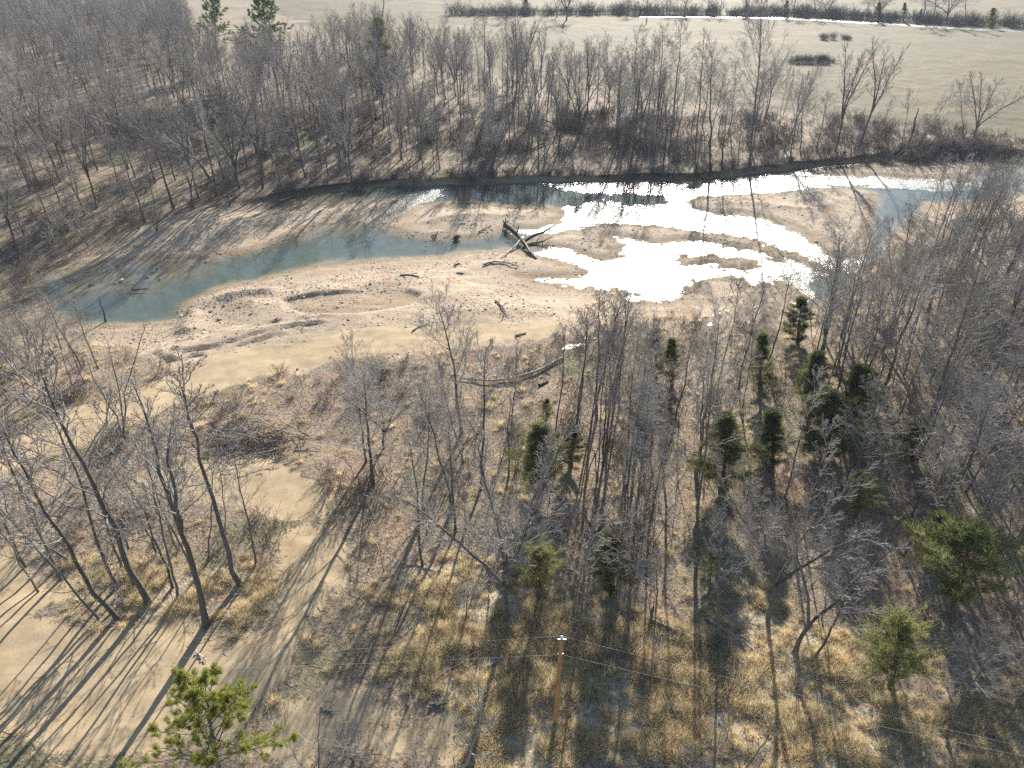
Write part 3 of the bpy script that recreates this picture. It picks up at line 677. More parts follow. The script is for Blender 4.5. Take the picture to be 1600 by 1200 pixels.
def tree(kind, bx, by, tx, ty, label, group="bare trees picked out of the woods", var=None, wide=1.0, rot=None):
    """tree whose foot and top were measured in the photograph"""
    x, y, z = gpoint(bx, by)
    a, dy, dz = ray(tx, ty); k = y / dy
    top = Vector((a * k, y, CAM_H + dz * k)); v = top - Vector((x, y, z))
    return plant(kind, (x, y, z), v.length, v.normalized(), label, group, var, rot, wide)

exec_catalogue = True
# foreground left
GL = "bare trees round the near clearing"
tree('fork', 322, 975, 226, 585, "tall forked bare tree at the front edge of the clearing clump", GL, 1, 0.9)
tree('thin', 232, 940, 62, 575, "bare tree leaning left over the dirt loop, second trunk from the forked one", GL, 2, 1.6)
tree('thin', 400, 882, 362, 690, "slim bare tree on the right end of the clearing clump", GL, 0)
tree('thin', 375, 912, 276, 585, "tall bare tree just behind the forked one, leaning left towards the track", GL, 1, 1.5)
tree('thin', 277, 936, 225, 700, "short thin bare tree left of the forked one in the clearing", GL, 1)
tree('thin', 185, 967, 5, 672, "long bare tree leaning hard left at the clump's front left corner", GL, 3, 1.4)
tree('thin', 155, 966, -25, 765, "curved bare tree leaning out of the frame from the clump's front left", GL, 2)
tree('thin', 184, 917, 65, 600, "straight slim bare tree in the middle of the leaning clump", GL, 3)
tree('sapling', 192, 952, 150, 840, "thin bare sapling between the two leaning trunks", GL, 0)
tree('sapling', 60, 925, -30, 760, "spindly bare sapling at the left edge beside the dirt patch", GL, 1)
tree('thin', 95, 905, -20, 640, "slim bare tree at the far left of the clump, leaning outward", GL, 0)
tree('thin', 40, 885, -70, 650, "slim bare tree leaning off the left edge above the long shadows", GL, 1)
tree('multi', 193, 690, 165, 505, "three-stemmed bare tree standing on the verge of the sandy track", GL, 0, 0.8)
tree('tall', 583, 757, 568, 585, "bare tree with wide twiggy crown at the edge of the curved lane", GL, 4, 1.5)
tree('fork', 600, 700, 600, 590, "twiggy forked bare tree behind the lane bend", GL, 2, 1.2)
tree('thin', 660, 884, 640, 690, "slim bare tree left of the big spreading one, casting a long shadow", GL, 0, 1.1)
# foreground centre and right
GN = "bare trees standing out in the near wood"
tree('fork', 790, 972, 790, 735, "big spreading bare tree with a low fork above the power pole", GN, 5, 1.15, 2.2)
tree('fork', 1200, 970, 1248, 745, "large bare tree with a kinked trunk in the straw, left of the pair", GN, 5, 0.95)
tree('fork', 1242, 1020, 1338, 825, "bare tree leaning right with long side limbs, middle of three", GN, 4, 1.2)
tree('thin', 1272, 1031, 1352, 880, "thin bare tree leaning right with few limbs, front of three", GN, 2, 1.4)
tree('thin', 1121, 1000, 1126, 800, "very thin upright bare tree in the straw grass", GN, 1)
tree('thin', 901, 1003, 930, 800, "thin upright bare tree just right above the power pole", GN, 3)
tree('thin', 982, 990, 1000, 790, "thin bare tree between the power pole and the kinked tree", GN, 0)
tree('thin', 955, 985, 975, 800, "thin bare tree beside the green cedar behind the pole", GN, 1)
tree('tall', 1478, 1155, 1565, 985, "bare tree leaning right beside the bright cedar's shadow", GN, 1)
tree('tall', 1560, 1140, 1680, 960, "bare tree leaning out of the frame at lower right", GN, 3)
tree('tall', 1087, 737, 1124, 490, "thick straight bare tree with a shaggy foot beside the tall dark cedar", GN, 2, 0.9)
tree('tall', 979, 727, 998, 520, "thick dark bare trunk standing behind the long fallen log", GN, 0, 0.7)
tree('fork', 948, 692, 966, 470, "bare tree with two bare upright prongs against the gravel bar", GN, 1, 0.7)
tree('tall', 1428, 725, 1532, 415, "tall grey bare tree leaning right in the right-hand wood", GN, 4, 0.8)
tree('tall', 1432, 722, 1500, 560, "lower stem leaning right beside the tall grey tree's foot", GN, 5)
tree('tall', 1310, 570, 1338, 425, "bare tree with a dense twig crown at the water's edge", GN, 0, 1.4)
tree('tall', 1509, 769, 1625, 590, "bare tree leaning right near the right edge of the wood", GN, 6)
tree('tall', 1485, 772, 1552, 600, "bare tree leaning right with a dark trunk, left of its twin", GN, 7)
tree('tall', 1560, 800, 1660, 620, "bare tree at the right border leaning outwards", GN, 1)
tree('thin', 753, 758, 760, 540, "straight bare tree in the wood left of the dark cedar", GN, 2, 1.2)
tree('thin', 800, 668, 808, 530, "straight bare tree in front of the long fallen log", GN, 0)
tree('thin', 867, 682, 884, 510, "slim bare tree right of the fallen log's middle", GN, 1)
tree('thin', 901, 672, 920, 480, "slim bare tree standing before the white puddle", GN, 3)
tree('thin', 921, 688, 940, 540, "slim dark bare tree right of the puddle", GN, 2)
tree('thin', 690, 640, 686, 560, "small bare tree left of the fallen log's tip", GN, 1)
tree('thin', 660, 672, 652, 575, "small bare tree at the wood's left corner by the gravel", GN, 0)
tree('thin', 1160, 640, 1178, 520, "thin bare tree behind the tall dark cedar", GN, 0)
tree('sapling', 1268, 515, 1280, 440, "small dark bare sapling rising behind the cedar against the water", GN, 2)
tree('snag', 165, 503, 154, 462, "short dark snag on the pool's near shore", "dead snags", 0)
# right shore of the creek
GR = "slim bare trees on the right shore"
for i, (b, tp, lb) in enumerate([((1442, 353), (1482, 245), "leftmost slim bare tree on the brushy shore beside the blue water"), ((1460, 356), (1480, 255), "second slim bare tree from the left on the brushy shore by the blue water"),
                             ((1472, 376), (1520, 250), "slim bare tree leaning right in front of its neighbours by the blue water"), ((1497, 352), (1538, 245), "slim bare tree fourth from the left, close to the sand strip by the water"),
                             ((1552, 378), (1586, 250), "slim bare tree left of the rightmost pair before the sand strip"), ((1562, 366), (1600, 245), "slim bare tree whose top meets the right border over the creek"),
                             ((1585, 385), (1625, 260), "rightmost slim bare tree before the sand strip, leaning out of frame"), ((1520, 372), (1560, 262), "slim bare tree in the middle of the row before the sand strip")]):
    tree('thin', *b, *tp, lb, GR, i % 4, 0.8)
tree('thin', 1505, 423, 1572, 300, "crooked bare tree arching right over the shore brush", GR, 2)
tree('sapling', 1450, 476, 1475, 395, "dark forked sapling on the right shore behind the root mass", GR, 0)
tree('thin', 1398, 480, 1390, 345, "thin bare tree standing before the narrow blue channel", GR, 3)
tree('thin', 1385, 535, 1420, 390, "bare tree rising out of the upturned root mass", GR, 1, 1.2)
tree('tall', 1350, 560, 1380, 450, "bare tree left of the upturned root mass", GR, 5)
# far bank, right
GF = "tall bare trees on the far bank"
tree('tall', 1111, 266, 1113, 85, "thick bare tree standing at the bank lip over its own reflection", GF, 2, 1.0)
tree('tall', 1171, 258, 1190, -5, "tallest bare tree on the far bank, reaching the top edge", GF, 0, 0.8)
tree('tall', 1225, 236, 1280, 105, "bare tree leaning right next to the tallest one", GF, 4, 0.9)
tree('fork', 1305, 236, 1345, 62, "big forked bare tree fanning out against the pasture", GF, 0, 0.9)
tree('fork', 1343, 232, 1400, 58, "right twin of the fanning bare trees against the pasture", GF, 3, 0.9)
tree('snag', 1421, 223, 1436, 168, "broken dark snag beside the leaning tree on the bank", "dead snags", 0)
tree('thin', 1410, 219, 1423, 140, "short bare tree left of the broken snag", GF, 1)
tree('thin', 1431, 232, 1490, 140, "bare tree leaning far right, just right of the snag", GF, 2, 1.3)
tree('fork', 1515, 223, 1568, 112, "wide bushy bare tree at the right end of the bank", GF, 2, 1.2)
tree('tall', 1507, 221, 1500, 130, "upright bare tree close behind the wide bushy one", GF, 6)
tree('thin', 1372, 232, 1395, 150, "thin bare sapling-like tree between the fanning twins and the snag", GF, 3)
tree('thin', 1087, 220, 1101, 55, "tall thin bare tree left of the thick one on the bank", GF, 0, 1.1)
tree('tall', 1053, 190, 1066, 32, "lone tall bare tree rising high in front of the pasture", GF, 3, 1.1)
tree('fork', 1197, 182, 1218, 85, "cluster-crowned bare tree behind the tallest one", GF, 1)
tree('tall', 1180, 190, 1195, 100, "bare tree close left of the cluster-crowned one", GF, 5)
tree('tall', 1010, 200, 1025, 70, "bare tree with upswept limbs at the pasture's near edge", GF, 0)
tree('fork', 915, 185, 930, 62, "full-crowned bare tree near the pasture's middle edge", GF, 0)
tree('tall', 965, 230, 972, 80, "bare tree with a broad haze of twigs on the far bank", GF, 2)
tree('fork', 800, 190, 822, 15, "dense dark-crowned bare tree in the far wood's middle", GF, 3, 0.9)
tree('tall', 720, 210, 722, 60, "tall bare tree in the far wood left of the dense dark crown", GF, 1)
tree('tall', 600, 200, 585, 30, "tall bare tree in the far wood below the two pines", GF, 4)
tree('fork', 250, 110, 255, -5, "large bare tree with upswept limbs left of the two pines", GF, 4, 1.1)
tree('tall', 280, 105, 268, 0, "bare tree close right of the upswept one near the top", GF, 7)
tree('syc', 330, 285, 270, 195, "white-limbed sycamore in the far left wood", "pale sycamores", 0, 1.5)
tree('syc', 352, 290, 325, 185, "second white-limbed sycamore with arching limbs near the creek bend", "pale sycamores", 1, 1.3)
tree('syc', 350, 180, 315, 110, "pale-limbed sycamore deep in the far left wood", "pale sycamores", 1, 1.2)
tree('syc', 745, 225, 775, 130, "pale-topped sycamore in the far wood above the cut bank", "pale sycamores", 0, 1.2)
tree('multi', 245, 362, 240, 295, "multi-stemmed bare tree at the head of the gravel bar", GF, 1)
tree('multi', 218, 360, 205, 290, "dark multi-stemmed bare tree left of the one at the gravel bar head", GF, 0)
tree('tall', 110, 393, 82, 320, "leaning bare tree over the pool's upper left shore", GF, 2)
tree('thin', 58, 402, 25, 330, "bare tree at the pool's far left corner", GF, 0)
# conifers
GC = "cedars in the near wood"
for b, tp, v, w, lb in [((1246, 536), (1252, 464), 0, 1.25, "dark compact cedar at the wood's edge in front of the creek"), ((1025, 592), (1024, 512), 1, 1.0, "dark cedar near the white puddle beneath the gravel bar"),
                        ((1050, 600), (1050, 528), 2, 1.0, "narrow cedar just right of the one by the puddle"), ((1188, 606), (1192, 520), 2, 1.0, "thin olive cedar half hidden by twigs left of the compact one"),
                        ((1262, 655), (1280, 548), 0, 1.1, "dark slanting cedar in the middle of the right wood"), ((1335, 662), (1345, 570), 1, 1.2, "broad olive cedar right of the slanting one"),
                        ((1292, 715), (1300, 610), 1, 1.3, "large olive cedar below the slanting one, hazed by twigs"), ((1128, 768), (1134, 645), 0, 1.15, "tall dark cedar beside the thick shaggy-footed tree"),
                        ((1205, 735), (1208, 640), 2, 1.2, "thin olive cedar between the tall dark one and the large olive one"), ((843, 772), (842, 662), 1, 1.1, "dark cedar in the middle of the near wood above the spreading tree"),
                        ((893, 730), (896, 668), 3, 0.9, "small yellow-green cedar touching the dark one above the spreading tree"), ((853, 660), (855, 622), 3, 0.8, "small green cedar alone among thin trunks below the fallen log"),
                        ((1536, 505), (1542, 438), 1, 1.1, "dark cedar on the right shore near the sand patch"), ((1518, 562), (1524, 508), 3, 1.0, "rounded cedar below the dark one on the right shore"),
                        ((957, 930), (955, 835), 2, 1.3, "hazy olive cedar right of the one behind the power pole"), ((1425, 720), (1432, 655), 3, 1.0, "faint olive cedar at the foot of the tall grey tree"),
                        ((1462, 880), (1470, 800), 1, 1.0, "dim cedar in shade left of the big light green one")]:
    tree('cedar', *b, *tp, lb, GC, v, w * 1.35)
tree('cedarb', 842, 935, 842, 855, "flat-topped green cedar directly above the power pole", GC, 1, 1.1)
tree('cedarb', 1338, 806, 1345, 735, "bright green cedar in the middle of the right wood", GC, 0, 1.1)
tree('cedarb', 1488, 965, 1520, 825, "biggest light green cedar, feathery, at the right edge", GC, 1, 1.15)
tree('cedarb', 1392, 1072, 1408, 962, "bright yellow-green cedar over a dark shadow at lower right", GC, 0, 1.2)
tree('cedarb', 1110, 905, 1115, 860, "small pale green cedar sapling beside the kinked tree", GC, 0, 0.8)
tree('pine', 372, 1270, 318, 1078, "bright green pine cut by the bottom edge at lower left", "pines", 0, 1.15, 1.0)
tree('pinefar', 343, 112, 333, -2, "left one of two green pines at the top, thin-crowned", "pines", 0, 1.15)
tree('pinefar', 420, 122, 410, -4, "right one of two green pines at the top, dense-crowned", "pines", 1, 1.5)
tree('cedar', 590, 150, 592, 25, "hazy dark cedar in the far wood behind bare trees", "cedars along the far side", 0, 1.2)
# bottom edge saplings
tree('pale', 719, 1200, 757, 1030, "white-barked sapling at the bottom edge left of the power pole", "saplings along the bottom edge", 0, 1.1)
for b, tp, lb in [((552, 1190), (542, 1110), "bare sapling at the bottom edge between pine and white sapling"), ((500, 1215), (505, 1120), "bushy bare sapling right of the pine"),
                  ((660, 1215), (655, 1150), "low bare sapling at the bottom edge left of the white one"), ((1160, 1215), (1180, 1110), "bare sapling at the bottom edge below the thin upright tree"),
                  ((1110, 1225), (1105, 1140), "low bare sapling at the bottom edge right of centre")]:
    tree('sapling', *b, *tp, lb, "saplings along the bottom edge")
# far hedge line trees
GH = "trees along the far hedge line"
hedge_ = []
for i, (bx, by, ty) in enumerate([(885, 32, -40), (1010, 34, -35), (1125, 24, -30), (1165, 24, -25), (1240, 27, -35), (1272, 25, -30), (1292, 28, -25), (1442, 36, -45), (1458, 34, -30), (1480, 36, -40), (1508, 35, -25),
                                  (1105, 24, -20), (1070, 24, -22), (1045, 25, -20), (1355, 30, -18), (1375, 30, -15), (598, 26, -40), (790, 30, -20), (870, 27, -20), (1225, 26, -15), (980, 25, -15)]):
    hedge_.append(tree('tall' if i % 3 else 'fork', bx, by, bx + 4, ty * 0.7, "hedge", GH, None, 2.0)); hedge_[-1].name = "hedgerow_tree"
for i, o in enumerate(sorted(hedge_, key=lambda q: q.location.x / q.location.y)):
    o["label"] = "bare tree in the hedge line across the far pasture, " + ("leftmost" if i == 0 else ORD[i].replace(" nearest", "") + " from the left")
for bx, by, ty, w, lb in [(1372, 36, 3, 1.2, "dark cedar left of its twin behind the shining far stream"), (1412, 33, 4, 1.25, "rounded dark cedar right of its twin behind the far stream"), (820, 19, -4, 1.6, "round dark cedar in the far hedge"),
                          (1228, 26, 0, 1.2, "cedar at the left end of the shining far stream"), (1438, 33, 14, 1.0, "small cedar beside the tall trees on the far stream"), (1550, 44, 12, 1.4, "greyish cedar at the right end of the far hedge")]:
    tree('cedar', bx, by, bx + 2, ty, lb, "cedars along the far side", None, w)

# random fill ---------------------------------------------------------
def inside_pts(P, n, rng):
    x0, y0 = P.min(0); x1, y1 = P.max(0); out = []
    while len(out) < n:
        q = rng.uniform((x0, y0), (x1, y1), (4000, 2)); q = q[sdist(P, q[:, 0], q[:, 1], 5) > 0]; out.extend(q.tolist())
        if not len(q): break
    return out[:n]
LANDMARKS = [(1246, 536, "compact dark cedar"), (1128, 768, "tall dark cedar"), (843, 772, "dark cedar above the spreading tree"), (790, 972, "big spreading tree"), (583, 757, "wide-crowned tree by the lane"),
             (1200, 970, "kinked tree"), (1338, 806, "bright cedar in the wood"), (1488, 965, "biggest light green cedar"), (1392, 1072, "yellow-green cedar"), (1384, 525, "upturned root mass"), (800, 595, "long pale fallen log"),
             (1262, 655, "slanting dark cedar"), (1292, 715, "large olive cedar"), (1428, 725, "tall grey leaning tree"), (979, 727, "thick dark trunk"), (1536, 505, "right shore cedar"), (868, 1128, "power pole"), (1025, 592, "puddle-side cedar"),
             (193, 690, "three-stemmed track-side tree"), (165, 503, "short dark pool snag"), (660, 884, "slim tree left of the spreading one"), (957, 930, "hazy olive cedar"), (1509, 769, "right border leaning trees"), (395, 690, "brush pile"), (322, 975, "tall forked clearing tree"), (185, 967, "hard-leaning corner tree"), (400, 882, "slim clump-end tree"),
             (330, 285, "white-limbed sycamore"), (110, 393, "pool's upper shore tree"), (245, 362, "gravel bar head tree"), (590, 150, "hazy far wood cedar"), (343, 112, "left green pine"), (420, 122, "right green pine"), (745, 225, "pale-topped sycamore"),
             (1111, 266, "thick bank-lip tree"), (915, 185, "full-crowned pasture-edge tree"), (850, 226, "fallen trunk in the far wood"), (350, 180, "deep pale sycamore"), (250, 110, "upswept top-left tree"), (1171, 258, "tallest far bank tree"),
             (1305, 236, "big fanning tree"), (1421, 223, "broken bank snag"), (1515, 223, "wide bushy bank tree"), (720, 374, "island stump"), (800, 190, "dense dark-crowned tree")]
LMXY = np.array([ground(a, b) for a, b, _ in LANDMARKS])
def place_labels(roots, what):
    """tells each of many alike plants apart by the landmark it stands beside"""
    bins = {}
    for o in roots:
        x, y = o.location.x, o.location.y
        d = np.hypot(LMXY[:, 0] - x, LMXY[:, 1] - y); k = int(d.argmin()); dx, dy = x - LMXY[k, 0], y - LMXY[k, 1]
        side = ("right of" if dx > 0 else "left of") if abs(dx) > abs(dy) else ("behind" if dy > 0 else "in front of")
        bins.setdefault((k, side), []).append((d[k], o))
    for (k, side), l in bins.items():
        for i, (_, o) in enumerate(sorted(l, key=lambda q: q[0])):
            o["label"] = f"{what}, {ORD[i]} {side} the {LANDMARKS[k][2]}"
def fill(px_poly, n, mind, kinds, hr, label, group, rng, lean=0.06, zones=None, avoid=0.35, stuff_after=None):
    P = poly(px_poly); pts = inside_pts(P, n * 12, rng); got = []
    tk = [(a, b, r) for a, b, r in TAKEN]
    arr = np.array(tk) if tk else np.zeros((0, 3))
    for x, y in pts:
        if len(got) >= n: break
        if len(arr) and ((arr[:, 0] - x) ** 2 + (arr[:, 1] - y) ** 2 < np.minimum(arr[:, 2], mind) ** 2).any(): continue
        if got and min((x - g[0]) ** 2 + (y - g[1]) ** 2 for g in got) < mind * mind: continue
        if height(x, y) < WL + 0.6: continue
        if any(abs(x - y * a / b) < w and -0.5 < b - y < dd for a, b, w, dd in KEEP_CLEAR): continue
        if field_at(w_track, x, y) > avoid: continue
        got.append((x, y))
    got.sort(key=lambda g: g[1])
    rest = []; made = []
    for i, (x, y) in enumerate(got):
        kd, v = kinds[rng.integers(len(kinds))]
        h = rng.uniform(*hr); d = Vector((rng.normal(0, lean), rng.normal(0, lean), 1)).normalized()
        z = float(height(x, y))
        if stuff_after is not None and i >= stuff_after: rest.append((kd, v, x, y, z, h)); continue
        made.append(plant(kd, (x, y, z), h, d, label, group, v, None, rng.uniform(0.8, 1.45)))
    place_labels(made, label)
    return rest
rg = np.random.default_rng(42)
KEEP_CLEAR.append((*gpoint(868, 1128)[:2], 1.2, 14.0)); KEEP_CLEAR.append((*gpoint(790, 972)[:2], 2.5, 8.0))
K_CLUMP = [('thin', i) for i in range(4)] + [('sapling', 0), ('sapling', 1), ('sapling', 2)]
K_TALL = [('tall', i) for i in range(8)] + [('thin', i) for i in range(4)]
K_THIN = [('thin', i) for i in range(4)] + [('tall', 3), ('tall', 5)]
K_SAP = [('sapling', i) for i in range(6)]
fill([(40, 850), (230, 840), (390, 860), (400, 900), (300, 950), (180, 960), (80, 930)], 12, 1.6, K_CLUMP, (8, 15), "slender clearing-clump tree", GL, rg, 0.10)
NEAR_WOOD = [(640, 650), (760, 650), (880, 635), (980, 590), (1080, 580), (1210, 545), (1330, 490), (1400, 440), (1440, 370), (1620, 380), (1720, 420), (1760, 1000), (1560, 940), (1350, 880), (1200, 860), (1000, 880),
             (800, 860), (640, 850), (560, 780), (540, 700), (590, 670)]
fill(NEAR_WOOD, 145, 2.4, K_THIN + K_THIN + K_TALL, (11, 18), "slender grey bare tree", "trees in the near right wood", rg)
fill(NEAR_WOOD, 170, 1.4, K_SAP, (3.5, 7.5), "twiggy grey sapling", "saplings in the near right wood", rg, 0.12)
fill([(-60, 440), (40, 455), (100, 515), (180, 560), (170, 610), (90, 655), (0, 690), (-90, 720)], 34, 1.8, K_TALL + K_SAP, (6, 11), "grey twiggy thicket tree", "trees in the left thicket", rg)
fill([(540, 880), (700, 880), (1000, 900), (1300, 920), (1420, 1060), (1100, 1130), (900, 1100), (600, 1050)], 12, 5, K_SAP + K_THIN, (4, 9), "thin bare straw-grass tree", "saplings in the straw grass", rg)
FAR_WOOD = [(-120, 12), (285, 12), (305, 60), (345, 135), (455, 128), (520, 78), (560, 75), (700, 105), (820, 130), (950, 150), (1050, 170), (1070, 245), (1000, 266), (800, 270), (650, 274), (500, 287), (340, 318), (200, 352), (60, 395), (-120, 430)]
rest = fill(FAR_WOOD, 1050, 3.5, K_TALL + [('fork', i) for i in range(5)] * 2, (11, 23), "grey far-wood tree", "trees in the far wood", rg, 0.05, None, 0.9, 28)
fill([(1050, 168), (1150, 172), (1270, 190), (1290, 240), (1100, 262), (1050, 250)], 20, 4.0, K_THIN + K_TALL, (12, 20), "grey bank-strip tree", "trees along the far bank", rg, 0.06, None, 0.9)
fill([(330, 318), (500, 290), (700, 277), (1000, 270), (1200, 256), (1400, 236), (1540, 222), (1540, 208), (1300, 200), (1060, 200), (800, 225), (500, 250), (330, 285)], 105, 2.0, K_SAP, (3.5, 7), "slim far-bank sapling",
     "saplings on the far bank", rg, 0.08, None, 0.9)

fill([(-80, 330), (60, 320), (200, 300), (300, 315), (220, 345), (130, 375), (60, 398), (-80, 420)], 45, 2.2, K_SAP, (3.5, 7.5), "twiggy upper-shore sapling", "saplings on the far left shore", rg, 0.1, None, 0.9)
# ------------------------------------------------------------------ scattered stuff (geometry nodes over measured points)
def scatter(name, pts, variants, kindlabel=None):
    """pts: (x,y,z,rotz,tilt,scale,variant); variants: list of lists of objects whose shapes are repeated"""
    p = np.array(pts, float)
    me = bpy.data.meshes.new(name); me.vertices.add(len(p)); me.vertices.foreach_set("co", p[:, :3].astype(np.float32).ravel())
    a = me.attributes.new("rot", 'FLOAT_VECTOR', 'POINT'); rv = np.stack([p[:, 4] * np.cos(p[:, 3] * 7), p[:, 4] * np.sin(p[:, 3] * 7), p[:, 3]], 1)
    a.data.foreach_set("vector", rv.astype(np.float32).ravel())
    a = me.attributes.new("scl", 'FLOAT', 'POINT'); a.data.foreach_set("value", p[:, 5].astype(np.float32))
    a = me.attributes.new("var", 'INT', 'POINT'); a.data.foreach_set("value", p[:, 6].astype(np.int32))
    o = tag(link(name, me), kind="stuff")
    ng = bpy.data.node_groups.new(name + "_nodes", 'GeometryNodeTree')
    ng.interface.new_socket("Geometry", in_out='INPUT', socket_type='NodeSocketGeometry'); ng.interface.new_socket("Geometry", in_out='OUTPUT', socket_type='NodeSocketGeometry')
    N = ng.nodes; Lk = ng.links; gi = N.new("NodeGroupInput"); go = N.new("NodeGroupOutput"); join = N.new("GeometryNodeJoinGeometry")
    def na(n, t):
        x = N.new("GeometryNodeInputNamedAttribute"); x.data_type = t; x.inputs["Name"].default_value = n; return x.outputs["Attribute"]
    for vi, objs in enumerate(variants):
        cmp_ = N.new("FunctionNodeCompare"); cmp_.data_type = 'INT'; cmp_.operation = 'EQUAL'; Lk.new(na("var", 'INT'), cmp_.inputs[2]); cmp_.inputs[3].default_value = vi
        jn = N.new("GeometryNodeJoinGeometry")
        for ob in objs:
            oi = N.new("GeometryNodeObjectInfo"); oi.transform_space = 'ORIGINAL'; oi.inputs["Object"].default_value = ob; Lk.new(oi.outputs["Geometry"], jn.inputs[0])
        ip = N.new("GeometryNodeInstanceOnPoints"); Lk.new(gi.outputs[0], ip.inputs["Points"]); Lk.new(cmp_.outputs[0], ip.inputs["Selection"]); Lk.new(jn.outputs[0], ip.inputs["Instance"])
        Lk.new(na("rot", 'FLOAT_VECTOR'), ip.inputs["Rotation"]); Lk.new(na("scl", 'FLOAT'), ip.inputs["Scale"]); Lk.new(ip.outputs[0], join.inputs[0])
    Lk.new(join.outputs[0], go.inputs[0])
    md = o.modifiers.new("scatter", 'NODES'); md.node_group = ng
    return o
# the rest of the far wood
first = {}
for o in list(COL.objects):
    if o.parent and o.data: first.setdefault(o.data.name, o)
vs, index = [], {}
pts = []
for kd, v, x, y, z, h in rest:
    if any(me.name not in first for _, me in PROTO[kd][v][1]): kd, v = 'tall', 0
    if (kd, v) not in index:
        index[(kd, v)] = len(vs)
        obs = []
        for n, me in PROTO[kd][v][1]:
            ob = first.get(me.name)
            if ob is None: ob = None
            else: obs.append(ob)
        vs.append(obs)
    pts.append((x, y, z, random.random() * 6.28, abs(random.gauss(0, 0.05)), h / PROTO[kd][v][0], index[(kd, v)]))
if pts: tag(scatter("distant_woods", pts, vs), "grey mass of bare trees filling the wood behind", None, None, "stuff")

def sample(n, rng, cond, x0=-110, x1=120, y0=26, y1=190):
    out = []
    while len(out) < n:
        x = rng.uniform(x0, x1, 20000); y = rng.uniform(y0, y1, 20000); k = cond(x, y) > rng.random(20000)
        k &= np.abs(x) < 0.72 * (y * 0.84 + 27) + 6
        out.extend(np.stack([x[k], y[k]], 1).tolist())
    return np.array(out[:n])
# brush thickets
src = [link("brush_clump", brush_clump(700 + i, H=[1.6, 2.2, 1.2][i], stems=[16, 20, 14][i]).mesh("brush_clump", M['brush'])) for i in range(3)]
def brush_w(x, y):
    g_ = (1 - field_at(w_track, x, y)) * (1 - field_at(w_gravel, x, y)) * (1 - field_at(w_field, x, y))
    pn = sstep(0.35, 0.65, vnoise(x, y, 0.12, 51))
    near = sstep(34, 60, y) * 0.8 + 0.1
    return g_ * (0.15 + pn) * near
q = sample(1700, rg, brush_w, -150, 150, 34, 230)
fw = np.array(inside_pts(poly(FAR_WOOD), 700, rg)); fw = fw[height(fw[:, 0], fw[:, 1]) > WL + 0.9]
q = np.concatenate([q, fw])
bx = rg.uniform(BANK_TOP[0, 0] + 4, BANK_TOP[-1, 0], 260); by = np.interp(bx, BANK_TOP[:, 0], BANK_TOP[:, 1]) + rg.normal(0.6, 0.9, 260)
q = np.concatenate([q, np.stack([bx, by], 1)])
for i, o in enumerate(src):
    o.location = (q[i, 0], q[i, 1], float(height(q[i, 0], q[i, 1])))
    tag(o, ["low tangle of bare brush under the trees", "taller tangle of bare brush under the trees", "small tangle of bare brush among leaf litter"][i], "brush", "brush tangles under the trees")
pts = [(x, y, float(height(x, y)), random.random() * 6.28, 0.05, random.uniform(0.6, 1.4) * (1.0 if y < 185 else 1.7), random.randrange(3)) for x, y in q[3:]]
tag(scatter("undergrowth", pts, [[o] for o in src]), "grey brown bare undergrowth under the trees", None, None, "stuff")
# dry grass
def tuft(seed, n=70, L=0.7, sp=0.3):
    rng = np.random.default_rng(seed); P = np.zeros((n, 3)); P[:, :2] = rng.normal(0, sp * 0.45, (n, 2))
    D = np.stack([rng.normal(0, 0.75, n), rng.normal(0, 0.75, n), np.full(n, 0.8)], 1); D /= np.linalg.norm(D, axis=1, keepdims=True)
    V, F = blades(P, D, L * rng.uniform(0.5, 1.1, n), np.full(n, 0.015), rng); return np_mesh("grass_tuft", V, F, M['straw'])
tsrc = [link("grass_tuft", tuft(800 + i, [95, 70, 120][i], [.75, .5, .9][i], [.3, .25, .45][i])) for i in range(3)]
def straw_w(x, y):
    return field_at(w_straw, x, y) * np.where((x < -14) & (y < 70), 0.4, 1.0) * (1 - field_at(w_track, x, y)) * (0.08 + sstep(0.42, 0.62, vnoise(x, y, 0.45, 61))) + 0.008 * (1 - field_at(w_gravel, x, y)) * (1 - field_at(w_track, x, y))
q = sample(7000, rg, straw_w, -70, 80, 26, 110)
for i, o in enumerate(tsrc):
    o.location = (q[i, 0], q[i, 1], float(height(q[i, 0], q[i, 1])))
    tag(o, ["arching tuft of dry straw grass in the glade", "short tuft of dry straw grass in the glade", "wide clump of dry straw grass in the glade"][i], "grass tuft", "dry grass tufts")
pts = [(x, y, float(height(x, y)) - 0.02, random.random() * 6.28, 0.1, random.uniform(0.5, 1.25), random.randrange(3)) for x, y in q[3:]]
tag(scatter("dry_grass", pts, [[o] for o in tsrc]), "golden dry grass tufts across the glade", None, None, "stuff")
# fallen leaves
q = sample(60000, rg, lambda x, y: (1 - field_at(w_gravel, x, y)) * (1 - 0.985 * field_at(w_track, x, y)) * (0.2 + 0.8 * sstep(0.3, 0.7, vnoise(x, y, 0.4, 71))), -90, 95, 26, 115)
n = len(q); z = height(q[:, 0], q[:, 1]) + 0.02 + rg.random(n) * 0.05
a = rg.random(n) * 6.28; sz = rg.uniform(0.04, 0.09, n); tx = rg.normal(0, .45, n); ty = rg.normal(0, .45, n)
u = np.stack([np.cos(a), np.sin(a), tx], 1) * sz[:, None]; v = np.stack([-np.sin(a), np.cos(a), ty], 1) * sz[:, None] * 0.7
c = np.stack([q[:, 0], q[:, 1], z], 1)
V = np.stack([c - u, c - v, c + u, c + v], 1).reshape(-1, 3)
tag(link("fallen_leaves", np_mesh("fallen_leaves", V, np.arange(4 * n).reshape(-1, 4), M['litter'])), "fallen dry leaves carpeting the ground", None, None, "stuff")
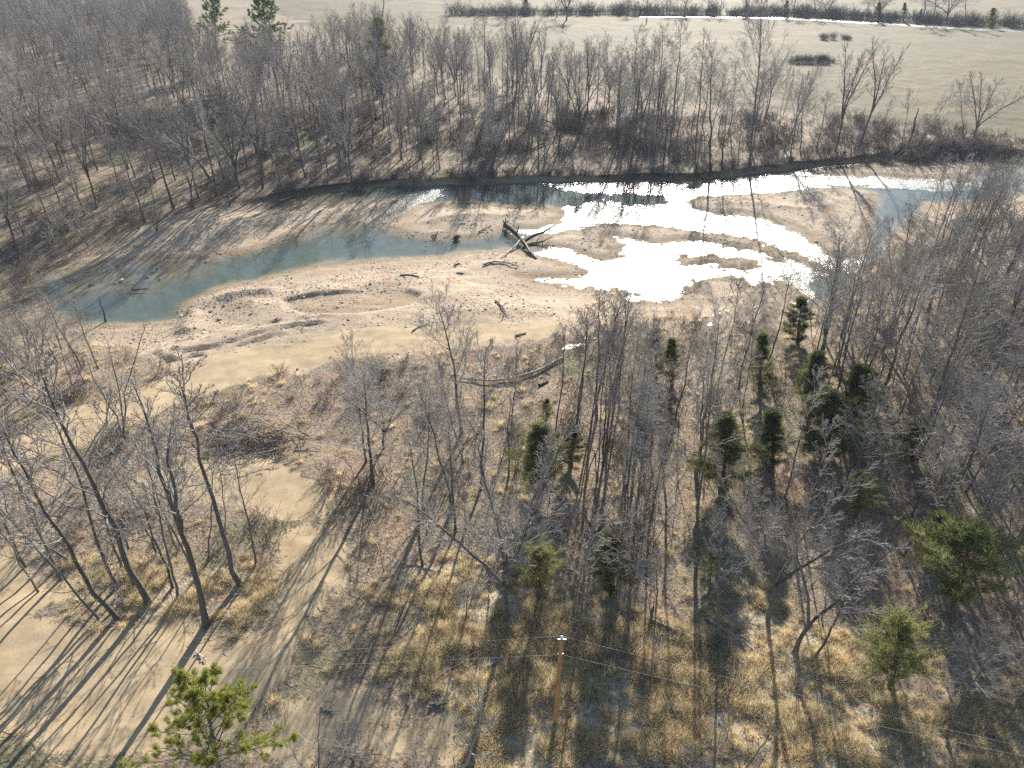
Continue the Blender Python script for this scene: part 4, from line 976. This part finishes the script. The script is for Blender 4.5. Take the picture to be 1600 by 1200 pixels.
q = sample(2600, rg, lambda x, y: (1 - field_at(w_gravel, x, y)) * np.clip(1 - field_at(w_track, x, y), 0, 1) * (0.15 + sstep(0.4, 0.7, vnoise(x, y, 0.3, 91))), -95, 110, 26, 130)
n = len(q); z = height(q[:, 0], q[:, 1]); a = rg.random(n) * 6.28; ln = rg.uniform(0.3, 1.5, n) ** 1.4; el = np.abs(rg.normal(0, .15, n)); K = 4; s4 = np.linspace(-1, 1, K)
P = np.stack([q[:, :1] + (np.cos(a) * ln)[:, None] * s4, q[:, 1:] + (np.sin(a) * ln)[:, None] * s4, (z + .06)[:, None] + (el * ln)[:, None] * (s4 + 1) / 2], 2) + rg.normal(0, .05, (n, K, 3)) * np.array([1, 1, .3])
for nm, sl, mt in (("fallen_sticks", slice(0, None, 2), 'palewood'), ("dark_fallen_sticks", slice(1, None, 2), 'deadwood')):
    t = Tubes(); rr = rg.uniform(.012, .035, len(P[sl])); t.add(P[sl], rr[:, None] * np.linspace(1, .4, K), 3)
    tag(link(nm, t.mesh(nm, M[mt])), "sticks and twigs fallen on the wood floor", None, None, "stuff")
# stones
def rock_mesh(seed, flat=0.6):
    import bmesh
    bm = bmesh.new(); bmesh.ops.create_icosphere(bm, subdivisions=1, radius=1.0)
    rng = np.random.default_rng(seed)
    for vt in bm.verts: vt.co *= rng.uniform(0.7, 1.15); vt.co.z *= flat; vt.co.x *= 1.2
    me = bpy.data.meshes.new("stone"); bm.to_mesh(me); bm.free(); me.materials.append(M['stone']); return me
m, nt, out = new_mat("stone"); g = G(nt)
rnd = g.node("ShaderNodeObjectInfo").outputs["Random"]; nn = g.noise(4, 3, 0.6, g.node("ShaderNodeTexCoord").outputs["Object"])
c_ = g.mix(1.0, g.ramp(rnd, [(0, (0.20, 0.155, 0.12)), (0.5, (0.38, 0.30, 0.24)), (1, (0.62, 0.56, 0.50))]), g.ramp(nn, [(0.3, (0.75, 0.75, 0.75)), (0.7, (1.15, 1.15, 1.15))]), 'MULTIPLY')
g.l.new(g.principled(c_, 0.85, None, 0.2), out.inputs[0]); M['stone'] = m
rocks = [rock_mesh(900 + i, [.6, .5, .75][i]) for i in range(3)]
stones_ = []
GS = "loose boulders in the shallows and on the bars"
for i, (px, py, sz) in enumerate([(108, 440, .5), (142, 446, .65), (190, 439, .75), (182, 443, .45), (238, 426, .7), (231, 434, .45), (250, 437, .4), (340, 396, .4), (300, 416, .4), (323, 410, .4), (578, 374, .45), (667, 389, .5), (578, 360, .35),
                                  (640, 372, .35), (345, 397, .45), (575, 373, .4), (1275, 378, .6), (1225, 310, .5), (342, 500, .6), (330, 487, .5), (318, 520, .6), (305, 512, .5), (350, 478, .5)]):
    x, y, z = gpoint(px, py); o = link("boulder", rocks[i % 3]); o.location = (x, y, max(z, WL - 0.1) + sz * 0.12); o.rotation_euler = (0, 0, random.random() * 6); o.scale = (sz * .7,) * 3
    o["category"] = "stone"; o["group"] = GS; stones_.append((px, py, o))
RL = {"pool": "stone in the left pool", "shore": "stone at the gravel bar's upper shore", "berm": "stone on the mounded gravel end", "run": "stone in the run by the riffle", "isle": "stone on the right gravel island"}
def zone_(px, py): return "pool" if px < 260 else "isle" if px > 1000 else "berm" if py > 470 else "shore" if px < 400 else "run"
for zn in RL:
    l = sorted([q for q in stones_ if zone_(q[0], q[1]) == zn], key=lambda q: q[0])
    for i, (_, _, o) in enumerate(l): o["label"] = "rounded " + RL[zn] + ", " + ORD[i].replace("nearest", "").strip().replace("", "", 1) + (" from the left" if i else "leftmost")
ssrc = []
for i in range(3):
    x, y, z = gpoint([420, 520, 690][i], [470, 440, 345][i]); o = link("cobble", rocks[i]); o.location = (x, y, z); o.scale = (.2,) * 3; ssrc.append(o)
    tag(o, ["cobble on the mounded end of the gravel bar", "cobble on the flat of the gravel bar", "cobble on the gravel island"][i], "stone", "cobbles on the bars")
def stone_w(x, y):
    gr = field_at(w_gravel, x, y) * (1 - 0.9 * field_at(w_track, x, y)); bm = np.exp(-(pdist(BERM, x, y) / 4.5) ** 2)
    return gr * (0.1 + 0.6 * sstep(0.45, 0.7, vnoise(x, y, 0.2, 81)) + 1.2 * bm) * (field_at(sdw, x, y) < 1.5)
q = sample(10000, rg, stone_w, -110, 130, 80, 185)
pts = [(x, y, float(height(x, y)), random.random() * 6.28, 0.3, random.uniform(0.05, 0.17) if random.random() < .93 else random.uniform(.15, .3), random.randrange(3)) for x, y in q]
tag(scatter("creek_stones", pts, [[o] for o in ssrc]), "loose stones strewn over the gravel bars", None, None, "stuff")

# ------------------------------------------------------------------ driftwood and logs
def log(name, pxs, r0, r1, mat, label, cat, group=None, lift=0.15, roots=0, branches=0, seed=0, lifts=None):
    rng = np.random.default_rng(seed + 77)
    P = []
    for i, (px, py) in enumerate(pxs):
        x, y, z = gpoint(px, py); z = max(z, WL - 0.1); P.append((x, y, z + (lifts[i] if lifts else lift)))
    P = np.array(P); s0 = np.linspace(0, 1, len(P)); s = np.linspace(0, 1, 12)
    Q = np.stack([np.interp(s, s0, P[:, k]) for k in range(3)], 1); Q += rng.normal(0, 0.04, Q.shape)
    mid = Q[0].copy(); root = link(name, None); root.location = mid
    tag(root, label, cat, group)
    t = Tubes(); t.add(Q - mid, np.linspace(r0, r1, 12) * rng.uniform(.9, 1.1, 12), 8); link("log_trunk", t.mesh("log_trunk", M[mat]), root)
    if branches:
        b = Tubes(); P1, R1 = grow((Q - mid)[None], np.linspace(r0, r1, 12)[None], branches, rng, 0.3, 1.0, (0.9, 0.6), 0.25, 0.05, 4, 0.5, 0.03, 0.12); b.add(P1, R1, 5)
        P2, R2 = grow(P1, R1, 3, rng, 0.3, 1, (0.8, 0.5), 0.4, 0.0, 3, 0.6, 0.02, 0.12); b.add(P2, R2, 3)
        link("branches", b.mesh("log_branches", M[mat]), root)
    if roots:
        b = Tubes(); d = (Q[0] - Q[1]); d /= np.linalg.norm(d)
        n = roots; K = 5; sK = np.linspace(0, 1, K); aa = rng.random(n) * 6.28; L = rng.uniform(0.6, 1.6, n)
        u = np.cross(d, [0, 0, 1.0]); u /= np.linalg.norm(u) + 1e-9; w = np.cross(d, u)
        rad = np.cos(aa)[:, None] * u + np.sin(aa)[:, None] * w
        C = d * 0.25 * sK[None, :, None] * L[:, None, None] + rad[:, None] * (L[:, None] * sK)[..., None] + rng.normal(0, 0.07, (n, K, 3)) * sK[None, :, None]
        b.add(C, np.tile(np.linspace(r0 * .5, .02, K), (n, 1)), 5); link("root_wad", b.mesh("root_wad", M[mat]), root)
    return root
GJ = "logs of the jam in midstream"
log("driftwood_log", [(790, 358), (805, 372), (820, 388), (838, 405)], .55, .2, 'deadwood', "thickest dark log of the jam, pointing down to the gravel", "driftwood log", GJ, .5, 14, 5, 1, [.9, .8, .6, .1])
log("driftwood_log", [(818, 383), (835, 374), (850, 371), (866, 363)], .35, .12, 'deadwood', "dark crooked log of the jam reaching right with a forked tip", "driftwood log", GJ, .5, 0, 5, 2, [.6, .9, 1.1, 1.5])
log("driftwood_log", [(815, 380), (800, 392), (782, 404)], .22, .08, 'palewood', "pale stripped log of the jam slanting down to the left", "driftwood log", GJ, .4, 0, 3, 3, [.6, .4, .15])
log("driftwood_log", [(818, 384), (826, 395), (836, 404)], .2, .07, 'palewood', "pale stripped log of the jam slanting down to the right", "driftwood log", GJ, .7, 0, 2, 4, [.8, .6, .3])
log("driftwood_log", [(755, 415), (770, 410), (788, 411), (810, 418)], .16, .07, 'deadwood', "curved dark branch lying on gravel below the jam", "driftwood log", GJ, .2, 0, 3, 5)
log("driftwood_log", [(830, 382), (850, 385), (868, 384)], .14, .05, 'deadwood', "low dark branch half in the water right of the jam", "driftwood log", GJ, .15, 0, 3, 6)
log("driftwood_log", [(748, 364), (756, 359), (767, 354)], .13, .05, 'deadwood', "thin dark stick pile on the gravel island left of the jam", "driftwood log", "driftwood on the bars", .25, 0, 5, 7)
log("stump", [(712, 374), (716, 372)], .5, .3, 'deadwood', "dark root stump at the lower edge of the gravel island", "stump", "driftwood on the bars", .35, 22, 0, 8)
log("stump", [(681, 371), (683, 367)], .2, .1, 'deadwood', "small dark stub at the gravel island's lower edge", "stump", "driftwood on the bars", .35, 8, 0, 9)
log("driftwood_log", [(625, 431), (640, 430), (655, 433)], .16, .08, 'deadwood', "dark driftwood lying on the flat gravel under the run", "driftwood log", "driftwood on the bars", .12, 0, 4, 10)
log("driftwood_log", [(774, 471), (784, 480), (789, 488), (786, 497)], .14, .06, 'deadwood', "hooked driftwood branch in the middle of the gravel bar", "driftwood log", "driftwood on the bars", .2, 0, 7, 11)
log("driftwood_log", [(645, 518), (655, 511), (668, 507)], .12, .06, 'deadwood', "thin dark driftwood stick near the sandy track", "driftwood log", "driftwood on the bars", .1, 0, 4, 12)
log("driftwood_log", [(710, 415), (718, 412)], .16, .12, 'deadwood', "short dark chunk of wood on gravel left of the curved branch", "driftwood log", "driftwood on the bars", .12, 0, 0, 13)
log("driftwood_log", [(713, 427), (724, 428)], .12, .1, 'deadwood', "short flat chunk of wood below the other short chunk", "driftwood log", "driftwood on the bars", .1, 0, 0, 14)
log("driftwood_log", [(208, 456), (220, 455), (232, 454)], .14, .06, 'deadwood', "dark log lying in the shallow left pool", "driftwood log", "driftwood on the bars", .2, 0, 2, 15)
log("driftwood_log", [(805, 526), (822, 521)], .12, .08, 'deadwood', "small dark stick at the lower edge of the gravel bar", "driftwood log", "driftwood on the bars", .1, 0, 2, 16)
log("fallen_log", [(720, 593), (765, 598), (805, 594), (845, 580), (878, 562)], .10, .18, 'palewood', "long pale fallen log bending along the wood's edge", "fallen log", "fallen logs", .3, 0, 4, 17)
log("fallen_log", [(842, 604), (856, 597)], .2, .12, 'deadwood', "short dark log below the long pale log", "fallen log", "fallen logs", .15, 0, 2, 18)
log("fallen_log", [(1018, 973), (1060, 992), (1098, 1008), (1122, 1016)], .22, .12, 'deadwood', "long dark fallen log slanting through the straw", "fallen log", "fallen logs", .25, 8, 3, 19)
log("fallen_log", [(1105, 968), (1130, 985), (1165, 1008), (1195, 1028)], .14, .05, 'palewood', "pale fallen branch beside the kinked tree", "fallen log", "fallen logs", .2, 0, 5, 20)
log("fallen_log", [(690, 1057), (720, 1040), (750, 1015), (770, 1005)], .07, .16, 'deadwood', "dark fallen branch in the grass left of the power pole", "fallen log", "fallen logs", .2, 0, 5, 21)
log("fallen_log", [(762, 1043), (775, 1040), (790, 1040)], .1, .06, 'deadwood', "short dark stick in the big tree's shadow", "fallen log", "fallen logs", .15, 0, 4, 22)
log("fallen_log", [(672, 1102), (684, 1103), (698, 1100)], .12, .06, 'deadwood', "short curved dark log near the bottom, left of the white sapling", "fallen log", "fallen logs", .12, 0, 2, 23)
log("fallen_log", [(638, 1103), (643, 1075), (641, 1050)], .09, .03, 'palewood', "thin pale branch lying upright in the straw", "fallen log", "fallen logs", .12, 0, 4, 24)
log("fallen_log", [(306, 1020), (314, 1026), (322, 1034)], .06, .04, 'palewood', "short bleached branch across the forked tree's shadow", "fallen log", "fallen logs", .12, 0, 3, 25)
log("fallen_log", [(502, 1108), (512, 1111), (522, 1113)], .1, .08, 'palewood', "small grey log on dirt right of the pine", "fallen log", "fallen logs", .1, 0, 0, 26)
log("fallen_log", [(640, 876), (668, 866), (705, 852)], .12, .05, 'palewood', "pale leaning deadfall crossing the slim tree", "fallen log", "fallen logs", .9, 0, 3, 27, [.4, 1.0, 1.6])
log("fallen_log", [(850, 226), (822, 240), (790, 233)], .3, .15, 'deadwood', "dark fallen trunk in the far wood over the bank", "fallen log", "fallen logs", .5, 0, 4, 28)
log("fallen_log", [(900, 205), (870, 200), (845, 190)], .3, .12, 'deadwood', "upper fallen trunk with broken limbs in the far wood", "fallen log", "fallen logs", .9, 0, 6, 29)
log("root_mass", [(1384, 525), (1375, 515), (1358, 497)], .55, .25, 'deadwood', "upturned root mass with a pale broken trunk on the right shore", "root mass", "fallen logs", 1.0, 30, 3, 30)
log("fallen_log", [(437, 318), (445, 315), (453, 312)], .12, .06, 'palewood', "small pale log sticking out under the far bank", "fallen log", "fallen logs", .6, 0, 2, 31)
# brush pile
bp = link("brush_pile", None); x, y, z = gpoint(395, 690); bp.location = (x, y, z)
tag(bp, "heap of dark cut branches with a few bleached sticks by the lane bend", "brush pile")
rng = np.random.default_rng(5)
for nm, n, mt, r, L, sp, hh in [("dark_branches", 150, 'brush', .045, 3.2, 3.2, 0.55), ("bleached_branches", 22, 'palewood', .05, 3.6, 2.4, 1.5)]:
    t = Tubes(); K = 5; s = np.linspace(-.5, .5, K)
    c = rng.normal(0, 1, (n, 3)) * np.array([sp, sp * .55, .3]); c[:, 2] = np.abs(c[:, 2]) + hh * np.exp(-(c[:, 0] / sp) ** 2) * rng.random(n) + 0.1
    a = rng.normal(0.0, 0.7, n); el = rng.normal(0, .22, n); ln = L * rng.uniform(.4, 1.1, n)
    D = np.stack([np.cos(a) * np.cos(el), np.sin(a) * np.cos(el), np.sin(el)], 1)
    P = c[:, None] + D[:, None] * (ln[:, None] * s)[..., None] + np.cumsum(rng.normal(0, .05, (n, K, 3)), 1)
    t.add(P, np.tile(np.linspace(r, r * .4, K), (n, 1)), 4)
    P1, R1 = grow(P, np.tile(np.linspace(r, r * .4, K), (n, 1)), 4, rng, .2, 1, (.8, .5), .35, 0, 3, .6, .012); t.add(P1, R1, 3)
    link(nm, t.mesh(nm, M[mt]), bp)

# ------------------------------------------------------------------ field bushes
for px, py, w, lb in [(1302, 62, 7.5, "isolated dark bush in the pasture below the far stream"), (1255, 98, 6, "grey thicket at the pasture's near edge behind the tallest tree"), (1285, 98, 4, "right end of the grey thicket at the pasture's edge")]:
    x, y, z = gpoint(px, py); t = Tubes()
    rr = np.random.default_rng(int(px))
    for k in range(14):
        b = brush_clump(int(px) + k, H=3.0, stems=16, spread=2.0)
        ox = rr.uniform(-w, w); hs = 0.35 + 1.0 * math.sqrt(max(0, 1 - (ox / w) ** 2)) * rr.uniform(.7, 1.1)
        for P, Rr, S in b.b: t.add(P * np.array([1, 1, hs]) + np.array([ox, rr.normal(0, 1.6), 0]), Rr * 1.8, S)
    o = link("field_bush", t.mesh("field_bush", M['brush'])); o.location = (x, y, z); tag(o, lb, "bush", "bushes in the pasture")
pts = []
for i in range(420):
    px = random.uniform(700, 1620); py = np.interp(px, [700, 900, 1000, 1200, 1260, 1380, 1500, 1620], [24, 22, 22, 23, 25, 31, 38, 42]) + random.gauss(0, 1.0)
    x, y = ground(px, py); pts.append((x, y, float(height(x, y)), random.random() * 6.28, .05, random.uniform(2.0, 4.2), random.randrange(3)))
tag(scatter("hedge_undergrowth", pts, [[o] for o in src]), "dark brushy growth along the far hedge line", None, None, "stuff")

# ------------------------------------------------------------------ power pole and wires
m, nt, out = new_mat("pole_wood"); g = G(nt)
tc = g.node("ShaderNodeTexCoord").outputs["Object"]; mp = g.node("ShaderNodeMapping"); mp.inputs["Scale"].default_value = (8, 8, .5); g.l.new(tc, mp.inputs["Vector"])
pc = g.ramp(g.noise(2, 5, .65, mp.outputs["Vector"]), [(.3, (.32, .135, .05)), (.55, (.56, .26, .10)), (.75, (.62, .38, .21))])
g.l.new(g.principled(g.mix(g.mapr(g.noise(.35, 2, .5, tc), .5, .7, 0, .5), pc, c4(.28, .22, .17)), .85), out.inputs[0]); M['pole'] = m
def flat_mat(n, c, r=.5, metal=0.0):
    m, nt, out = new_mat(n); g = G(nt); nz = g.noise(20, 2); b = g.node("ShaderNodeBsdfPrincipled"); g.l.new(g.ramp(nz, [(.3, tuple(k * .85 for k in c)), (.7, c)]), b.inputs["Base Color"])
    b.inputs["Roughness"].default_value = r; b.inputs["Metallic"].default_value = metal; g.l.new(b.outputs[0], out.inputs[0]); return m
M['ceramic'] = flat_mat("white_ceramic", (.8, .8, .8), .3); M['steel'] = flat_mat("galvanised_steel", (.5, .52, .54), .45, .8); M['wire'] = flat_mat("aluminium_wire", (.45, .45, .45), .6, .3)
x, y, z = gpoint(868, 1128); a_, dy_, dz_ = ray(877, 1000); k = y / dy_; PX, PZ = a_ * k, CAM_H + dz_ * k
pole = link("utility_pole", None); pole.location = (x, y, z); tag(pole, "orange brown wooden power pole with white insulator in the straw grass", "utility pole")
top = np.array([PX - x, 0, PZ - z])
def rings(pairs, origin=np.zeros(3)):
    t = Tubes(); P = np.array([[0, 0, h] for h, r in pairs]) + origin; t.add(P, np.array([r for h, r in pairs]), 12); return t
t = Tubes(); s = np.linspace(-.1, 1, 8)[:, None]; t.add(s * top, np.linspace(.19, .13, 8), 12)
t.add(np.array([top, top + [0, 0, .02]]), np.array([.13, .005]), 12); link("shaft", t.mesh("pole_shaft", M['pole']), pole)
link("insulator", rings([(-.02, .02), (0, .10), (.06, .12), (.07, .06), (.13, .11), (.14, .05), (.2, .09), (.24, .05), (.25, .005)], top + [0.02, 0, .16]).mesh("insulator", M['ceramic']), pole)
t = Tubes(); t.add(np.array([top + [-.05, -.05, -.3], top + [.02, -.05, .0], top + [.02, 0, .17]]), np.array([.035, .035, .03]), 6)
t.add(np.array([top + [-.25, 0, .05], top + [.35, 0, .05]]), np.array([.05, .05]), 6); link("bracket", t.mesh("pole_bracket", M['steel']), pole)
NZ = 1.25
t = Tubes(); t.add(np.array([top * q + [.0, -.2 + .06 * q, 0] for q in np.linspace(0, .97, 8)]), np.full(8, .012), 4); link("ground_wire", t.mesh("ground_wire", M['steel']), pole)
t = Tubes(); t.add(np.array([top + [-.2, -.16, -NZ], top + [.2, -.16, -NZ]]), np.array([.05, .05]), 6); link("neutral_clamp", t.mesh("neutral_clamp", M['steel']), pole)
TOPW = np.array([x, y, z]) + top
def wire(start, l_px, r_px, hz, label):
    pts = []
    lx, ly = ground(*l_px, hz); rx, ry = ground(*r_px, hz)
    Lp = start + (np.array([lx, ly, hz]) - start) * 1.3; Rp = start + (np.array([rx, ry, hz]) - start) * 1.3
    for A, B in ((Lp, start), (start, Rp)):
        for q in np.linspace(0, 1, 16)[(0 if not pts else 1):]:
            c = A + (B - A) * q; c = c - np.array([0, 0, 0.9 * 4 * q * (1 - q) * .35]); pts.append(c)
    t = Tubes(); t.add(np.array(pts), np.full(len(pts), .008), 4); o = link("power_line", t.mesh("power_line", M['wire'])); tag(o, label, "power line", "wires on the power pole"); return o
wire(TOPW + [.02, 0, .42], (91, 1033), (1600, 1163), TOPW[2] - .3, "upper pale wire crossing over the insulator of the pole")
wire(TOPW + [0, -.2, -NZ], (78, 1049), (1600, 1178), TOPW[2] - NZ - .3, "lower pale wire clamped below the top of the pole")

# ------------------------------------------------------------------ haze
m, nt, out = new_mat("haze_air"); v = nt.nodes.new("ShaderNodeVolumePrincipled")
v.inputs["Color"].default_value = c4(.70, .84, 1.0); v.inputs["Density"].default_value = HAZE_DENSITY; v.inputs["Anisotropy"].default_value = 0.1
nt.links.new(v.outputs[0], out.inputs["Volume"])
x0, x1, y0, y1, z0, z1 = -1120, 1120, -220, 1620, -6.0, 56.0
V = np.array([(a, b, c) for c in (z0, z1) for b in (y0, y1) for a in (x0, x1)])
F = np.array([(0, 2, 3, 1), (4, 5, 7, 6), (0, 1, 5, 4), (2, 6, 7, 3), (0, 4, 6, 2), (1, 3, 7, 5)])
tag(link("haze", np_mesh("haze", V, F, m)), kind="stuff")
print("objects:", len(bpy.data.objects), "tris of unique meshes:", sum(len(q.loops) - 2 * len(q.polygons) for q in bpy.data.meshes))
